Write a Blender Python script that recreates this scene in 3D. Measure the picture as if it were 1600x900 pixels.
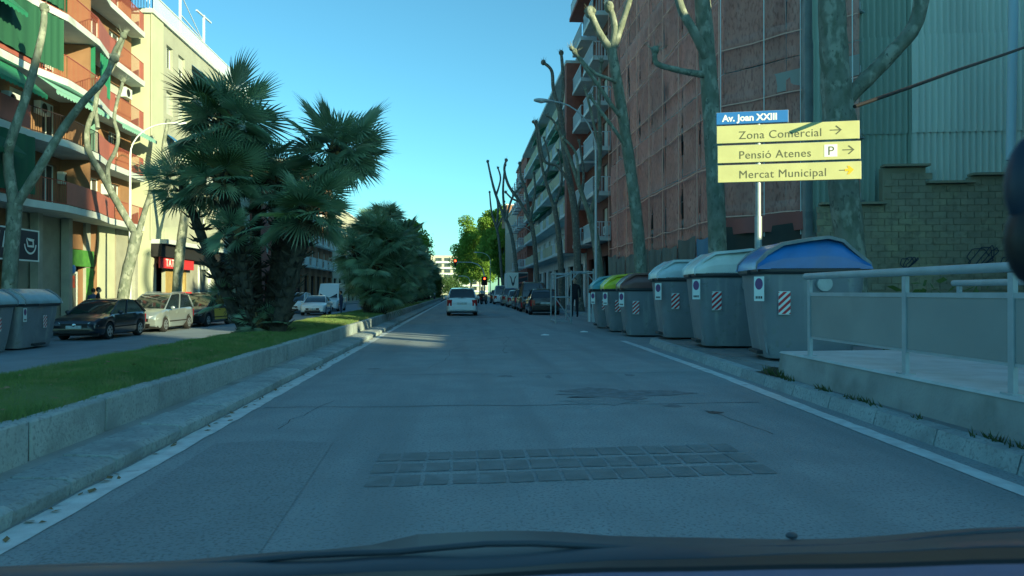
import bpy, bmesh, math, random
import numpy as np
from mathutils import Vector, Matrix
random.seed(7); RNG = np.random.default_rng(7)
R = math.radians
for o in list(bpy.data.objects): bpy.data.objects.remove(o, do_unlink=True)
scene = bpy.context.scene
COL = scene.collection

# ------------------------------------------------------------------ camera
CAM_H = 1.3; YAW = R(3.96)
cd = bpy.data.cameras.new('camera'); cam = bpy.data.objects.new('camera', cd); COL.objects.link(cam)
cam.location = (0, 0, CAM_H); cam.rotation_euler = (R(90.3), 0, -YAW)
cd.lens = 25.99; cd.sensor_width = 36; cd.clip_start = 0.05; cd.clip_end = 3000
cd.dof.use_dof = True; cd.dof.focus_distance = 24; cd.dof.aperture_fstop = 9
scene.camera = cam
# ------------------------------------------------------------------ sky and sun
SUN_EL = R(14.0); SX, SY = -0.67, 0.742          # the way the light travels over the ground
w = bpy.data.worlds.new('World'); scene.world = w; w.use_nodes = True
nt = w.node_tree; nt.nodes.clear()
sky = nt.nodes.new('ShaderNodeTexSky'); sky.sky_type = 'NISHITA'; sky.sun_disc = False
sky.sun_elevation = SUN_EL; sky.sun_rotation = math.atan2(-SX, -SY) % (2 * math.pi)
sky.air_density = 1.0; sky.dust_density = 0.6; sky.ozone_density = 1.6
mx = nt.nodes.new('ShaderNodeMix'); mx.data_type = 'RGBA'; mx.blend_type = 'MULTIPLY'; mx.inputs[0].default_value = 1
mx.inputs[7].default_value = (0.385, 0.845, 0.885, 1)
bg = nt.nodes.new('ShaderNodeBackground'); bg.inputs[1].default_value = 0.128
wo = nt.nodes.new('ShaderNodeOutputWorld')
nt.links.new(sky.outputs[0], mx.inputs[6]); nt.links.new(mx.outputs[2], bg.inputs[0]); nt.links.new(bg.outputs[0], wo.inputs[0])
ld = bpy.data.lights.new('sun', 'SUN'); ld.energy = 5.0; ld.angle = R(0.5); ld.color = (1.0, 0.84, 0.47)
sun = bpy.data.objects.new('sun', ld); COL.objects.link(sun)
sun.rotation_euler = Vector((SX * math.cos(SUN_EL), SY * math.cos(SUN_EL), -math.sin(SUN_EL))).to_track_quat('-Z', 'Y').to_euler()
vs = scene.view_settings; vs.view_transform = 'Standard'; vs.look = 'None'; vs.gamma = 1; vs.exposure = 0.98
scene.render.engine = 'CYCLES'; scene.cycles.use_denoising = True; scene.cycles.max_bounces = 6
scene.cycles.transparent_max_bounces = 12; scene.cycles.use_adaptive_sampling = True

# ------------------------------------------------------------------ materials
TINT = (.90, 1.12, 1.21)      # the cool cast of the phone's white balance behind a tinted windscreen
cast = lambda c: tuple(min(.86, x * t) for x, t in zip(c, TINT))
def mat(name, col, col2=None, scale=4.0, rough=0.8, metal=0.0, bump=0.0, bscale=40.0, rand=0.0, coat=0.0, spec=0.5,
        lo=0.35, hi=0.65, stain=None, sscale=0.7, slo=0.55, shi=0.75, alpha=1.0, emit=None, estr=1.0, detail=5, stretch=None, trans=0.0, speck=None, streak=None):
    m = bpy.data.materials.new(name); m.use_nodes = True
    col = cast(col); col2 = cast(col2) if col2 else None; stain = cast(stain) if stain else None
    n = m.node_tree.nodes; l = m.node_tree.links; b = n['Principled BSDF']
    b.inputs['Roughness'].default_value = rough; b.inputs['Metallic'].default_value = metal
    b.inputs['Specular IOR Level'].default_value = spec
    if coat: b.inputs['Coat Weight'].default_value = coat; b.inputs['Coat Roughness'].default_value = 0.08
    c = (*col, 1)
    b.inputs['Base Color'].default_value = c
    src = None
    geo = n.new('ShaderNodeNewGeometry'); pos = geo.outputs['Position']
    if stretch:
        mp = n.new('ShaderNodeMapping'); mp.inputs['Scale'].default_value = stretch; l.new(pos, mp.inputs[0]); pos = mp.outputs[0]
    def noise(s, d=detail):
        t = n.new('ShaderNodeTexNoise'); t.inputs['Scale'].default_value = s; t.inputs['Detail'].default_value = d
        l.new(pos, t.inputs['Vector']); return t.outputs['Fac']
    def ramp(f, a, z):
        r = n.new('ShaderNodeMapRange'); r.inputs[1].default_value = a; r.inputs[2].default_value = z; l.new(f, r.inputs[0]); return r.outputs[0]
    def mix(f, a, bcol):
        q = n.new('ShaderNodeMix'); q.data_type = 'RGBA'; l.new(f, q.inputs[0])
        if isinstance(a, tuple): q.inputs[6].default_value = a
        else: l.new(a, q.inputs[6])
        if isinstance(bcol, tuple): q.inputs[7].default_value = bcol
        else: l.new(bcol, q.inputs[7])
        return q.outputs[2]
    src = c
    if col2: src = mix(ramp(noise(scale), lo, hi), src, (*col2, 1))
    if stain: src = mix(ramp(noise(sscale, 8), slo, shi), src, (*stain, 1))
    if streak:      # wear that runs along the way of travel
        c_, st, lo_, hi_ = streak; mp2 = n.new('ShaderNodeMapping'); mp2.inputs['Scale'].default_value = st; l.new(geo.outputs['Position'], mp2.inputs[0])
        t2 = n.new('ShaderNodeTexNoise'); t2.inputs['Scale'].default_value = 1; t2.inputs['Detail'].default_value = 6; l.new(mp2.outputs[0], t2.inputs['Vector'])
        src = mix(ramp(t2.outputs['Fac'], lo_, hi_), src, (*cast(c_), 1))
    if speck:
        c_, s_, lo_, hi_ = speck; src = mix(ramp(noise(s_, 3), lo_, hi_), src, (*cast(c_), 1))
    if rand:
        oi = n.new('ShaderNodeObjectInfo'); h = n.new('ShaderNodeHueSaturation')
        mr = n.new('ShaderNodeMapRange'); mr.inputs[3].default_value = 1 - rand; mr.inputs[4].default_value = 1 + rand
        l.new(oi.outputs['Random'], mr.inputs[0]); l.new(mr.outputs[0], h.inputs['Value'])
        if isinstance(src, tuple): h.inputs['Color'].default_value = src
        else: l.new(src, h.inputs['Color'])
        src = h.outputs[0]
    if not isinstance(src, tuple): l.new(src, b.inputs['Base Color'])
    if bump:
        bp = n.new('ShaderNodeBump'); bp.inputs['Strength'].default_value = bump; bp.inputs['Distance'].default_value = 0.02
        l.new(noise(bscale, 4), bp.inputs['Height']); l.new(bp.outputs[0], b.inputs['Normal'])
    if alpha < 1: b.inputs['Alpha'].default_value = alpha
    if trans: b.inputs['Transmission Weight'].default_value = trans
    if emit:
        b.inputs['Emission Color'].default_value = (*emit, 1); b.inputs['Emission Strength'].default_value = estr
    return m

M = {}
M['asphalt'] = mat('asphalt', (.300, .325, .325), (.255, .278, .278), scale=1.6, rough=.86, bump=.7, bscale=70, speck=((.19, .205, .205), 45, .54, .62), streak=((.225, .245, .245), (1.5, .10, 1), .48, .66), stain=(.215, .24, .24), sscale=.55, slo=.57, shi=.74)
M['asphalt_old'] = mat('asphalt_old', (.21, .245, .27), (.175, .205, .225), scale=1.1, rough=.88, bump=.5, bscale=80)
M['reflection_and_stain'] = mat('reflection_and_stain', (.255, .275, .275), (.235, .255, .255), scale=3, rough=.9, bump=.7, bscale=70, speck=((.17, .185, .185), 45, .52, .62))  # tone shared by the painted windscreen reflection and one real stain
M['asphalt_dark'] = mat('asphalt_dark', (.13, .145, .15), (.20, .22, .23), scale=9, rough=.85, bump=.5, bscale=90)
M['ventreflection'] = mat('vent_reflection_dark', (.165, .18, .175), (.20, .215, .21), scale=5, rough=.9, bump=.5, bscale=70, lo=.4, hi=.6, stain=(.23, .25, .245), sscale=3, slo=.56, shi=.68)  # dark tone of the dash vent reflection painted on the road
M['tar'] = mat('tar', (.030, .031, .032), (.055, .056, .056), scale=6, rough=.7)
M['ground'] = mat('ground', (.09, .09, .085), (.07, .07, .068), scale=.4, rough=.95)
M['paint'] = mat('road_paint', (.66, .66, .63), (.50, .50, .48), scale=7, rough=.7, bump=.3, bscale=70, stain=(.26, .27, .28), sscale=5, slo=.62, shi=.74)
M['kerb'] = mat('kerb_stone', (.37, .40, .385), (.30, .325, .315), scale=5, rough=.9, bump=.5, bscale=55, rand=.14, speck=((.24, .255, .245), 30, .52, .66), stain=(.20, .22, .215), sscale=2.2, slo=.54, shi=.76)
M['kerbbed'] = mat('kerb_joint', (.05, .05, .048), rough=.95)
M['pave'] = mat('pavement', (.24, .235, .22), (.18, .178, .17), scale=3, rough=.9, bump=.3, bscale=30)
M['conc'] = mat('concrete', (.34, .335, .31), (.27, .268, .25), scale=2.2, rough=.9, bump=.4, bscale=30, stain=(.16, .165, .14), sscale=1.6, slo=.54, shi=.78)
M['concpale'] = mat('pale_concrete', (.52, .52, .50), (.42, .42, .40), scale=3, rough=.85, bump=.3, bscale=30)
M['deadleaf'] = mat('dead_leaf', (.26, .16, .07), (.15, .10, .05), scale=30, rough=.9)
M['soil'] = mat('soil', (.055, .045, .03), (.035, .04, .02), scale=9, rough=1)
M['grass'] = mat('grass', (.105, .175, .05), (.145, .205, .055), scale=1.3, rough=.75, stain=(.27, .235, .10), sscale=2.2, slo=.52, shi=.70, rand=.0, spec=.25)
M['turf'] = mat('turf', (.085, .145, .04), (.11, .165, .045), scale=14, rough=.95, bump=.6, bscale=120)
M['weed'] = mat('weed', (.07, .11, .025), (.11, .12, .04), scale=10, rough=.8)
M['bark'] = mat('plane_bark', (.225, .225, .175), (.13, .145, .10), scale=6, rough=.9, bump=.5, bscale=30, stain=(.32, .31, .24), sscale=4.5, slo=.53, shi=.62, speck=((.12, .13, .10), 11, .60, .66), stretch=(1, 1, .55))
M['barkdark'] = mat('dark_bark', (.17, .168, .14), (.11, .11, .095), scale=8, rough=.95, bump=.6, bscale=40, stain=(.24, .24, .20), sscale=7, slo=.56, shi=.64)
M['palmtrunk'] = mat('palm_trunk', (.075, .058, .040), (.035, .03, .024), scale=14, rough=1, bump=.8, bscale=60)
M['fibre'] = mat('palm_fibre', (.20, .12, .045), (.10, .065, .03), scale=20, rough=1, bump=.8, bscale=60)
M['frond'] = mat('palm_frond', (.175, .265, .165), (.22, .305, .17), scale=2.5, rough=.36, rand=.4, spec=.5)
def translucent(m, c, f):
    n = m.node_tree.nodes; l = m.node_tree.links; t = n.new('ShaderNodeBsdfTranslucent'); t.inputs[0].default_value = (*c, 1); s_ = n.new('ShaderNodeMixShader'); s_.inputs[0].default_value = f
    l.new(n['Principled BSDF'].outputs[0], s_.inputs[1]); l.new(t.outputs[0], s_.inputs[2]); l.new(s_.outputs[0], n['Material Output'].inputs[0])
translucent(M['frond'], (.26, .42, .22), .3)
M['frondlight'] = mat('palm_frond_light', (.10, .135, .035), (.07, .10, .03), scale=3, rough=.55, rand=.25)
M['drydead'] = mat('dry_frond', (.15, .12, .06), (.09, .07, .04), scale=8, rough=.9, rand=.3)
def leafmat(name, c1, c2):
    m = mat(name, c1, c2, scale=.9, rough=.6, spec=.3); n = m.node_tree.nodes; l = m.node_tree.links
    b = n['Principled BSDF']; t = n.new('ShaderNodeBsdfTranslucent'); t.inputs[0].default_value = (*[min(1, x * 1.5) for x in c2], 1)
    a = n.new('ShaderNodeMixShader'); a.inputs[0].default_value = .3
    l.new(b.outputs[0], a.inputs[1]); l.new(t.outputs[0], a.inputs[2]); l.new(a.outputs[0], n['Material Output'].inputs[0]); return m
M['leaf'] = leafmat('plane_leaf', (.12, .215, .03), (.18, .28, .045))
M['leafdark'] = leafmat('dark_leaf', (.06, .11, .035), (.085, .14, .04))
M['metal'] = mat('galvanised', (.42, .43, .42), (.34, .35, .35), scale=6, rough=.5, metal=.5)
M['steelpaint'] = mat('rail_paint', (.40, .42, .42), (.33, .35, .35), scale=5, rough=.5, bump=.1)
M['railpanel'] = mat('rail_panel', (.30, .31, .29), (.26, .27, .255), scale=1.2, rough=.55, stain=(.22, .23, .215), sscale=1.0, slo=.5, shi=.8)
M['lampgrey'] = mat('lamp_grey', (.48, .50, .50), rough=.45, metal=.2)
M['plastic'] = mat('bin_plastic', (.235, .24, .25), (.205, .21, .22), scale=2, rough=.55, bump=.05, bscale=200, streak=((.33, .335, .31), (5, 5, .55), .56, .74), speck=((.20, .21, .20), 9, .58, .70), stain=(.30, .31, .29), sscale=1.4, slo=.58, shi=.8)
M['plasticdark'] = mat('bin_plastic_dark', (.035, .038, .04), rough=.5)
for k, c in dict(blue=(.012, .17, .46), cream=(.80, .78, .68), pale=(.62, .68, .68), brown=(.20, .085, .075), lime=(.72, .70, .03), teal=(.10, .38, .42), grey=(.32, .40, .42)).items():
    M['lid_' + k] = mat('lid_' + k, c, tuple(x * .8 for x in c), scale=3, rough=.32, coat=.15, spec=.5, streak=(tuple(x * .72 + .03 for x in c), (2, 6, 2), .55, .75))
M['white'] = mat('white', (.78, .78, .76), rough=.5)
M['whitepaint'] = mat('white_render', (.66, .66, .63), (.56, .56, .53), scale=1.2, rough=.8, stain=(.42, .41, .38), sscale=.9, slo=.6, shi=.85)
M['red'] = mat('red_print', (.55, .03, .04), rough=.5)
M['purple'] = mat('faded_sign', (.16, .06, .17), rough=.5)
M['black'] = mat('black', (.008, .008, .009), rough=.5)
M['dark'] = mat('dark_interior', (.015, .016, .017), rough=.7)
M['rubber'] = mat('rubber', (.012, .012, .013), rough=.85)
M['rim'] = mat('wheel_rim', (.40, .41, .42), rough=.35, metal=.7)
M['glass'] = mat('car_glass', (.012, .017, .018), rough=.04, spec=.8, coat=.5)
M['pane'] = mat('window_pane', (.03, .038, .042), (.06, .07, .07), scale=.8, rough=.06, spec=.7)
M['panel_lit'] = mat('shop_pane', (.20, .22, .19), (.10, .11, .10), scale=1.5, rough=.1, spec=.6)
M['chrome'] = mat('chrome', (.6, .6, .6), rough=.15, metal=1)
M['headlamp'] = mat('head_lamp', (.55, .58, .58), rough=.08, spec=.9, coat=1)
M['tail'] = mat('tail_lamp', (.40, .012, .015), rough=.15, coat=1)
M['plate'] = mat('number_plate', (.55, .55, .52), (.42, .42, .40), scale=8, rough=.5)
def paint(k, c, metal=.25): M['car_' + k] = mat('car_' + k, c, rough=.28, metal=metal, coat=.8, spec=.5)
paint('navy', (.010, .014, .022)); paint('silver', (.36, .38, .36), .5); paint('black', (.010, .011, .013)); paint('white', (.66, .68, .68), 0)
paint('grey', (.06, .065, .07)); paint('olive', (.035, .04, .036)); paint('yellow', (.70, .42, .02), 0); paint('blue', (.03, .10, .25)); paint('sand', (.28, .28, .25), .4)
M['orange'] = mat('orange_render', (.32, .155, .08), (.27, .13, .066), scale=1.3, rough=.85, bump=.2, bscale=30, stain=(.22, .10, .05), sscale=.6, slo=.58, shi=.8)
M['balc'] = mat('balcony_panel', (.44, .115, .08), (.38, .10, .068), scale=1.5, rough=.6, rand=.10)
M['balcbar'] = mat('balcony_bar', (.36, .075, .05), rough=.5)
M['blackbar'] = mat('dark_bar', (.03, .02, .02), rough=.5)
M['slab'] = mat('slab_edge', (.62, .62, .58), (.52, .52, .49), scale=1.2, rough=.8, stain=(.38, .37, .33), sscale=1.5, slo=.6, shi=.82)
M['soffit'] = mat('soffit', (.34, .33, .29), rough=.9)
M['green'] = mat('green_canvas', (.018, .20, .10), (.014, .16, .085), scale=2, rough=.75, rand=.15)
M['greendark'] = mat('green_canvas_dark', (.016, .095, .05), rough=.8)
M['tealcanvas'] = mat('teal_canvas', (.22, .42, .33), rough=.8)
M['cream'] = mat('cream_render', (.49, .47, .325), (.45, .43, .30), scale=.9, rough=.9, bump=.15, bscale=25, stain=(.42, .41, .28), sscale=.5, slo=.56, shi=.82)
M['greyrender'] = mat('grey_render', (.40, .38, .29), (.34, .325, .25), scale=.9, rough=.9, bump=.15, bscale=25)
M['bluecanvas'] = mat('blue_canvas', (.03, .16, .34), rough=.8)
M['beige'] = mat('beige_stone', (.34, .31, .245), (.29, .265, .21), scale=1.8, rough=.8, stain=(.22, .205, .17), sscale=1.1, slo=.58, shi=.8)
M['pillar'] = mat('pillar', (.40, .37, .30), (.32, .30, .25), scale=2, rough=.8)
M['shopgreen'] = mat('shop_green', (.10, .30, .05), (.06, .20, .04), scale=2.5, rough=.6)
M['shopred'] = mat('shop_red', (.60, .035, .04), rough=.45)
M['navy'] = mat('navy_sign', (.010, .022, .040), rough=.45)
M['wood'] = mat('light_wood', (.42, .27, .09), (.34, .21, .07), scale=5, rough=.6)
M['posterred'] = mat('poster_red', (.42, .05, .03), (.08, .02, .02), scale=4, rough=.5)
M['poster'] = mat('poster_orange', (.60, .22, .04), (.35, .08, .02), scale=4, rough=.5)
M['shutter'] = mat('shutter', (.52, .50, .43), rough=.7)
M['acwhite'] = mat('ac_white', (.62, .62, .58), rough=.5)
M['brickred'] = mat('brick_red', (.32, .095, .07), (.26, .08, .06), scale=3, rough=.9, bump=.2, bscale=30)
M['brickbrown'] = mat('brick_brown', (.20, .085, .07), (.16, .068, .058), scale=2, rough=.9, bump=.2, bscale=30)
M['brickorange'] = mat('brick_orange', (.33, .15, .08), (.27, .12, .07), scale=2, rough=.9)
M['sand'] = mat('sand_render', (.36, .29, .235), (.31, .25, .20), scale=1, rough=.9)
M['ochre'] = mat('ochre_panel', (.46, .40, .25), (.38, .33, .205), scale=2, rough=.8)
M['whitebar'] = mat('white_bar', (.60, .60, .60), rough=.5)
M['farcream'] = mat('far_cream', (.52, .46, .35), (.46, .40, .30), scale=.3, rough=.9)
M['corr'] = mat('corrugated_green', (.35, .40, .315), (.30, .35, .275), scale=1.3, rough=.6, rand=.10, stain=(.24, .31, .245), sscale=1.2, slo=.6, shi=.8, stretch=(1, 1, .25))
M['corrpale'] = mat('corrugated_pale', (.66, .65, .54), (.60, .595, .495), scale=1.3, rough=.6, rand=.07, stain=(.45, .52, .42), sscale=1.2, slo=.62, shi=.8, stretch=(1, 1, .25))
M['block'] = mat('concrete_block', (.35, .285, .19), (.28, .23, .155), scale=3, rough=.95, bump=.5, bscale=35, rand=.09, speck=((.24, .20, .13), 7, .52, .68), stain=(.42, .34, .19), sscale=.8, slo=.52, shi=.72)
M['mortar'] = mat('mortar', (.31, .255, .17), rough=.95)
M['spray'] = mat('spray_paint', (.03, .045, .07), rough=.6)
M['tarp'] = mat('grey_tarp', (.13, .15, .13), (.10, .115, .10), scale=2, rough=.7, rand=.25)
M['bluetarp'] = mat('blue_tarp', (.05, .20, .32), rough=.6)
M['darktarp'] = mat('dark_tarp', (.022, .032, .030), (.032, .042, .036), scale=2, rough=.7)
M['pinktarp'] = mat('red_tarp', (.34, .10, .085), rough=.8)
M['netband'] = mat('net_band', (.95, .52, .40), (.80, .42, .32), scale=2, rough=.9)
M['signyellow'] = mat('sign_yellow', (.54, .49, .215), (.49, .445, .195), scale=3, rough=.45)
M['signblue'] = mat('sign_blue', (.02, .15, .42), rough=.4)
M['signdark'] = mat('sign_letter', (.10, .10, .05), rough=.5)
M['arrowyellow'] = mat('arrow_yellow', (.80, .42, .01), rough=.5)
M['signgrey'] = mat('sign_back', (.30, .31, .31), rough=.5, metal=.3)
M['skin'] = mat('skin', (.42, .25, .17), rough=.6)
M['hair'] = mat('hair', (.02, .015, .012), rough=.7)
M['cloth_dark'] = mat('dark_cloth', (.012, .014, .02), rough=.9)
M['cloth_blue'] = mat('blue_cloth', (.03, .05, .10), rough=.9)
M['cloth_pale'] = mat('pale_cloth', (.48, .50, .52), rough=.9)
M['redlight'] = mat('red_lamp', (.6, .02, .01), rough=.3, emit=(1, .04, .01), estr=9)
M['dash'] = mat('dashboard', (.16, .17, .27), (.14, .15, .24), scale=30, rough=.7, bump=.2, bscale=300)
M['cowl'] = mat('windscreen_cowl', (.075, .082, .09), (.045, .052, .06), scale=4, rough=.5)
# scaffold netting: thin cloth that lets part of the light through
def netmat():
    m = mat('scaffold_net', (.84, .335, .26), (.70, .265, .205), scale=1.6, rough=.9, rand=.16, bump=.6, bscale=14, speck=((.46, .165, .13), 13, .50, .68), stain=(.92, .43, .335), sscale=1.3, slo=.50, shi=.72, stretch=(1, 1, .35))
    n = m.node_tree.nodes; l = m.node_tree.links; b = n['Principled BSDF']
    t = n.new('ShaderNodeBsdfTransparent'); a = n.new('ShaderNodeMixShader'); a.inputs[0].default_value = .36
    l.new(b.outputs[0], a.inputs[1]); l.new(t.outputs[0], a.inputs[2]); l.new(a.outputs[0], n['Material Output'].inputs[0]); return m
M['net'] = netmat()

# ------------------------------------------------------------------ mesh helpers
def world_loc(o):
    p = Vector((0, 0, 0))
    while o is not None: p += Vector(o.location); o = o.parent
    return p
class MB:
    def __init__(s): s.v = []; s.f = []
    def add(s, vs, fs):
        k = len(s.v); s.v.extend([tuple(map(float, p)) for p in vs]); s.f.extend([tuple(i + k for i in f) for f in fs]); return s
    def box(s, x0, x1, y0, y1, z0, z1):
        return s.add([(x0, y0, z0), (x1, y0, z0), (x1, y1, z0), (x0, y1, z0), (x0, y0, z1), (x1, y0, z1), (x1, y1, z1), (x0, y1, z1)],
                     [(3, 2, 1, 0), (4, 5, 6, 7), (0, 1, 5, 4), (1, 2, 6, 5), (2, 3, 7, 6), (3, 0, 4, 7)])
    def quad(s, *p): return s.add(p, [tuple(range(len(p)))])
    def tube(s, pts, rad, n=8, cap=True):
        pts = [Vector(p) for p in pts]
        if not hasattr(rad, '__len__'): rad = [rad] * len(pts)
        vs = []; prev = None
        for i, p in enumerate(pts):
            d = (pts[min(i + 1, len(pts) - 1)] - pts[max(i - 1, 0)]).normalized()
            if prev is None:
                a = d.orthogonal().normalized()
            else:
                a = (prev - d * prev.dot(d)).normalized()
            prev = a; b = d.cross(a)
            for k in range(n):
                t = 2 * math.pi * k / n
                vs.append(p + (a * math.cos(t) + b * math.sin(t)) * rad[i])
        fs = []
        for i in range(len(pts) - 1):
            for k in range(n):
                fs.append((i * n + k, i * n + (k + 1) % n, (i + 1) * n + (k + 1) % n, (i + 1) * n + k))
        if cap: fs.append(tuple(range(n))[::-1]); fs.append(tuple(range((len(pts) - 1) * n, len(pts) * n)))
        return s.add(vs, fs)
    def bar(s, a, b, t=.02, t2=None):
        a = Vector(a); b = Vector(b); d = (b - a).normalized(); t2 = t2 or t
        u = Vector((0, 0, 1)) if abs(d.z) < .9 else Vector((1, 0, 0))
        e = d.cross(u).normalized() * t / 2; g = d.cross(e).normalized() * t2 / 2
        vs = [a - e - g, a + e - g, a + e + g, a - e + g, b - e - g, b + e - g, b + e + g, b - e + g]
        return s.add(vs, [(3, 2, 1, 0), (4, 5, 6, 7), (0, 1, 5, 4), (1, 2, 6, 5), (2, 3, 7, 6), (3, 0, 4, 7)])
    def prism(s, poly, z0, z1):
        n = len(poly)
        vs = [(p[0], p[1], z0) for p in poly] + [(p[0], p[1], z1) for p in poly]
        return s.add(vs, [tuple(range(n))[::-1], tuple(range(n, 2 * n))] + [(i, (i + 1) % n, n + (i + 1) % n, n + i) for i in range(n)])
    def loft(s, rings, close=True, cap=True):
        n = len(rings[0]); vs = [p for r in rings for p in r]; fs = []
        for i in range(len(rings) - 1):
            for k in range(n if close else n - 1):
                fs.append((i * n + k, i * n + (k + 1) % n, (i + 1) * n + (k + 1) % n, (i + 1) * n + k))
        if cap: fs.append(tuple(range(n))[::-1]); fs.append(tuple(range((len(rings) - 1) * n, len(rings) * n)))
        return s.add(vs, fs)
    def ball(s, c, r, n=10, m=7, sq=1.0):
        r = r if hasattr(r, '__len__') else (r, r, r); rings = []
        for i in range(m + 1):
            t = -math.pi / 2 + math.pi * i / m; cz = math.sin(t); cr = max(math.cos(t), .001)
            rings.append([(c[0] + r[0] * cr * math.cos(2 * math.pi * k / n), c[1] + r[1] * cr * math.sin(2 * math.pi * k / n), c[2] + r[2] * cz) for k in range(n)])
        return s.loft(rings)
    def mesh(s, name, m, smooth=None, bevel=0):
        me = bpy.data.meshes.new(name); me.from_pydata(s.v, [], s.f)
        if bevel:
            bm = bmesh.new(); bm.from_mesh(me)
            bmesh.ops.bevel(bm, geom=[e for e in bm.edges if e.is_manifold and e.calc_face_angle(0) > .5], offset=bevel, segments=2, profile=.6, affect='EDGES', clamp_overlap=True)
            bm.to_mesh(me); bm.free()
        if m: me.materials.append(M[m] if isinstance(m, str) else m)
        if smooth is not None:
            me.polygons.foreach_set('use_smooth', [True] * len(me.polygons)); me.set_sharp_from_angle(angle=R(smooth))
        return me
    def build(s, name, m, parent=None, smooth=None, bevel=0, kind=None):
        if parent is not None:
            p = world_loc(parent); s.v = [(a - p.x, b - p.y, c - p.z) for a, b, c in s.v]
        return link(name, s.mesh(name, m, smooth, bevel), parent, kind=kind)
def link(name, me, parent=None, loc=None, kind=None):
    o = bpy.data.objects.new(name, me); COL.objects.link(o)
    if parent is not None: o.parent = parent
    if loc: o.location = loc
    if kind: o['kind'] = kind
    return o
def thing(name, label, cat, loc=(0, 0, 0), rz=0, group=None):
    o = bpy.data.objects.new(name, None); COL.objects.link(o); o.location = loc; o.rotation_euler = (0, 0, rz); o.empty_display_size = .2
    return tag(o, label, cat, group)
def tag(o, label, cat, group=None, kind=None):
    o['label'] = label; o['category'] = cat
    if group: o['group'] = group
    if kind: o['kind'] = kind
    return o
def struct(name, mb, m, **k):
    o = mb.build(name, m, **k); o['kind'] = 'structure'; return o
def copy_tree(o, parent=None):
    c = o.copy(); COL.objects.link(c); c.parent = parent
    for ch in o.children: copy_tree(ch, c)
    return c
def dup(root, loc, rz, label, group=None):
    c = copy_tree(root); c.location = loc; c.rotation_euler = (0, 0, rz); c['label'] = label
    if group: c['group'] = group
    return c
def text_mesh(body, size, m, extrude=.004, align='LEFT', shear=0, bold=0, space=1.0):
    cu = bpy.data.curves.new('lettering', 'FONT'); cu.body = body; cu.size = size; cu.extrude = extrude; cu.align_x = align; cu.shear = shear
    cu.offset = bold; cu.space_character = space; cu.resolution_u = 4
    o = bpy.data.objects.new('lettering', cu); COL.objects.link(o)
    dg = bpy.context.evaluated_depsgraph_get(); me = bpy.data.meshes.new_from_object(o.evaluated_get(dg))
    bpy.data.objects.remove(o, do_unlink=True); me.materials.clear(); me.materials.append(M[m]); return me
C_, S_ = math.cos(YAW), math.sin(YAW); F = 1155.0; HZ = 456.0
def ray(u, v, zc):                       # a point of the place seen at (u, v), zc metres ahead along the lens axis
    xc = (u - 800) / F * zc
    return Vector((xc * C_ + zc * S_, zc * C_ - xc * S_, CAM_H + (HZ - v) / F * zc))

# ================================================================== SETTING
LZ = -0.40            # the far carriageway lies lower than the road we drive on
struct('ground', MB().quad((-1500, -400, -.62), (1500, -400, -.62), (1500, 2500, -.62), (-1500, 2500, -.62)), 'ground')
road = struct('road', MB().box(-3.1, 60, -40, 420, -.6, 0), 'asphalt')
struct('carriageway', MB().box(-15.2, -4.9, -40, 420, -.6, LZ), 'asphalt_old')
# a painted windscreen reflection, seams and stains laid into the road
def sheet(name, poly, m, z, parent=road):
    k = len(poly); return MB().add([(x, y, z) for x, y in poly], [tuple(range(k))]).build(name, m, parent)
def blob(cx, cy, rx, ry, n=26, j=.25, seed=0):
    r = random.Random(seed); ph = [r.uniform(0, 6.28) for _ in range(4)]
    return [(cx + rx * math.cos(t) * (1 + j * (math.sin(3 * t + ph[0]) * .5 + math.sin(7 * t + ph[1]) * .35 + math.sin(11 * t + ph[2]) * .3)),
             cy + ry * math.sin(t) * (1 + j * (math.sin(2 * t + ph[3]) * .5 + math.sin(6 * t + ph[1]) * .4 + math.sin(13 * t + ph[0]) * .25)))
            for t in [2 * math.pi * i / n for i in range(n)]]
sheet('reflection_and_stain', [(-2.05, 3.2), (-.98, 3.3), (-1.04, 5.0), (-1.10, 6.45), (-1.6, 6.6), (-2.1, 6.5)], 'reflection_and_stain', .0035)  # reflection in the windscreen, painted as a darker area of asphalt
sheet('asphalt_stain', blob(1.95, 9.35, .75, .42, 40, .55, 3), 'asphalt_dark', .0040)
sheet('asphalt_stain', blob(1.75, 8.75, .38, .30, 34, .6, 5), 'reflection_and_stain', .0036)
sheet('asphalt_stain', blob(1.2, 38, 1.3, 1.0, 30, .5, 6), 'asphalt_dark', .0036)
sheet('asphalt_stain', blob(2.72, 7.8, .09, .07, 14, .5, 8), 'tar', .0036)
for y, x0, x1, wd in ((8.45, -2.2, 3.5, .03), (11.7, -2.2, 3.8, .022), (16.2, -2.2, 4.2, .03)):
    n = 30; r = random.Random(int(y * 10)); lo = []; hi = []
    for i in range(n + 1):
        x = x0 + (x1 - x0) * i / n; d = .03 * math.sin(i * .7) + r.uniform(-.012, .012); lo.append((x, y + d)); hi.append((x, y + d + wd * r.uniform(.6, 1.3)))
    sheet('road_seam', lo + hi[::-1], 'asphalt_dark', .0033)
for k, (x, y, dx, dy, n) in enumerate(((-1.7, 6.9, .05, .30, 9), (2.9, 6.4, -.04, .25, 8), (-.6, 12.2, .06, .6, 12), (.9, 15, .05, .7, 14))):
    r = random.Random(90 + k); lo = []; hi = []
    for i in range(n):
        x += dx * r.uniform(.3, 1) + r.uniform(-.06, .06); y += dy * r.uniform(.4, 1) + r.uniform(-.05, .05); wd = .005 + .006 * r.random(); lo.append((x - wd * .5, y - wd * .5)); hi.append((x + wd * .5, y + wd * .5))
    MB().add([(a_, b_, .0030) for a_, b_ in lo + hi], [(i, i + 1, n + i + 1, n + i) for i in range(n - 1)]).build('crack', 'tar', road)
orr = random.Random(17)
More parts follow.
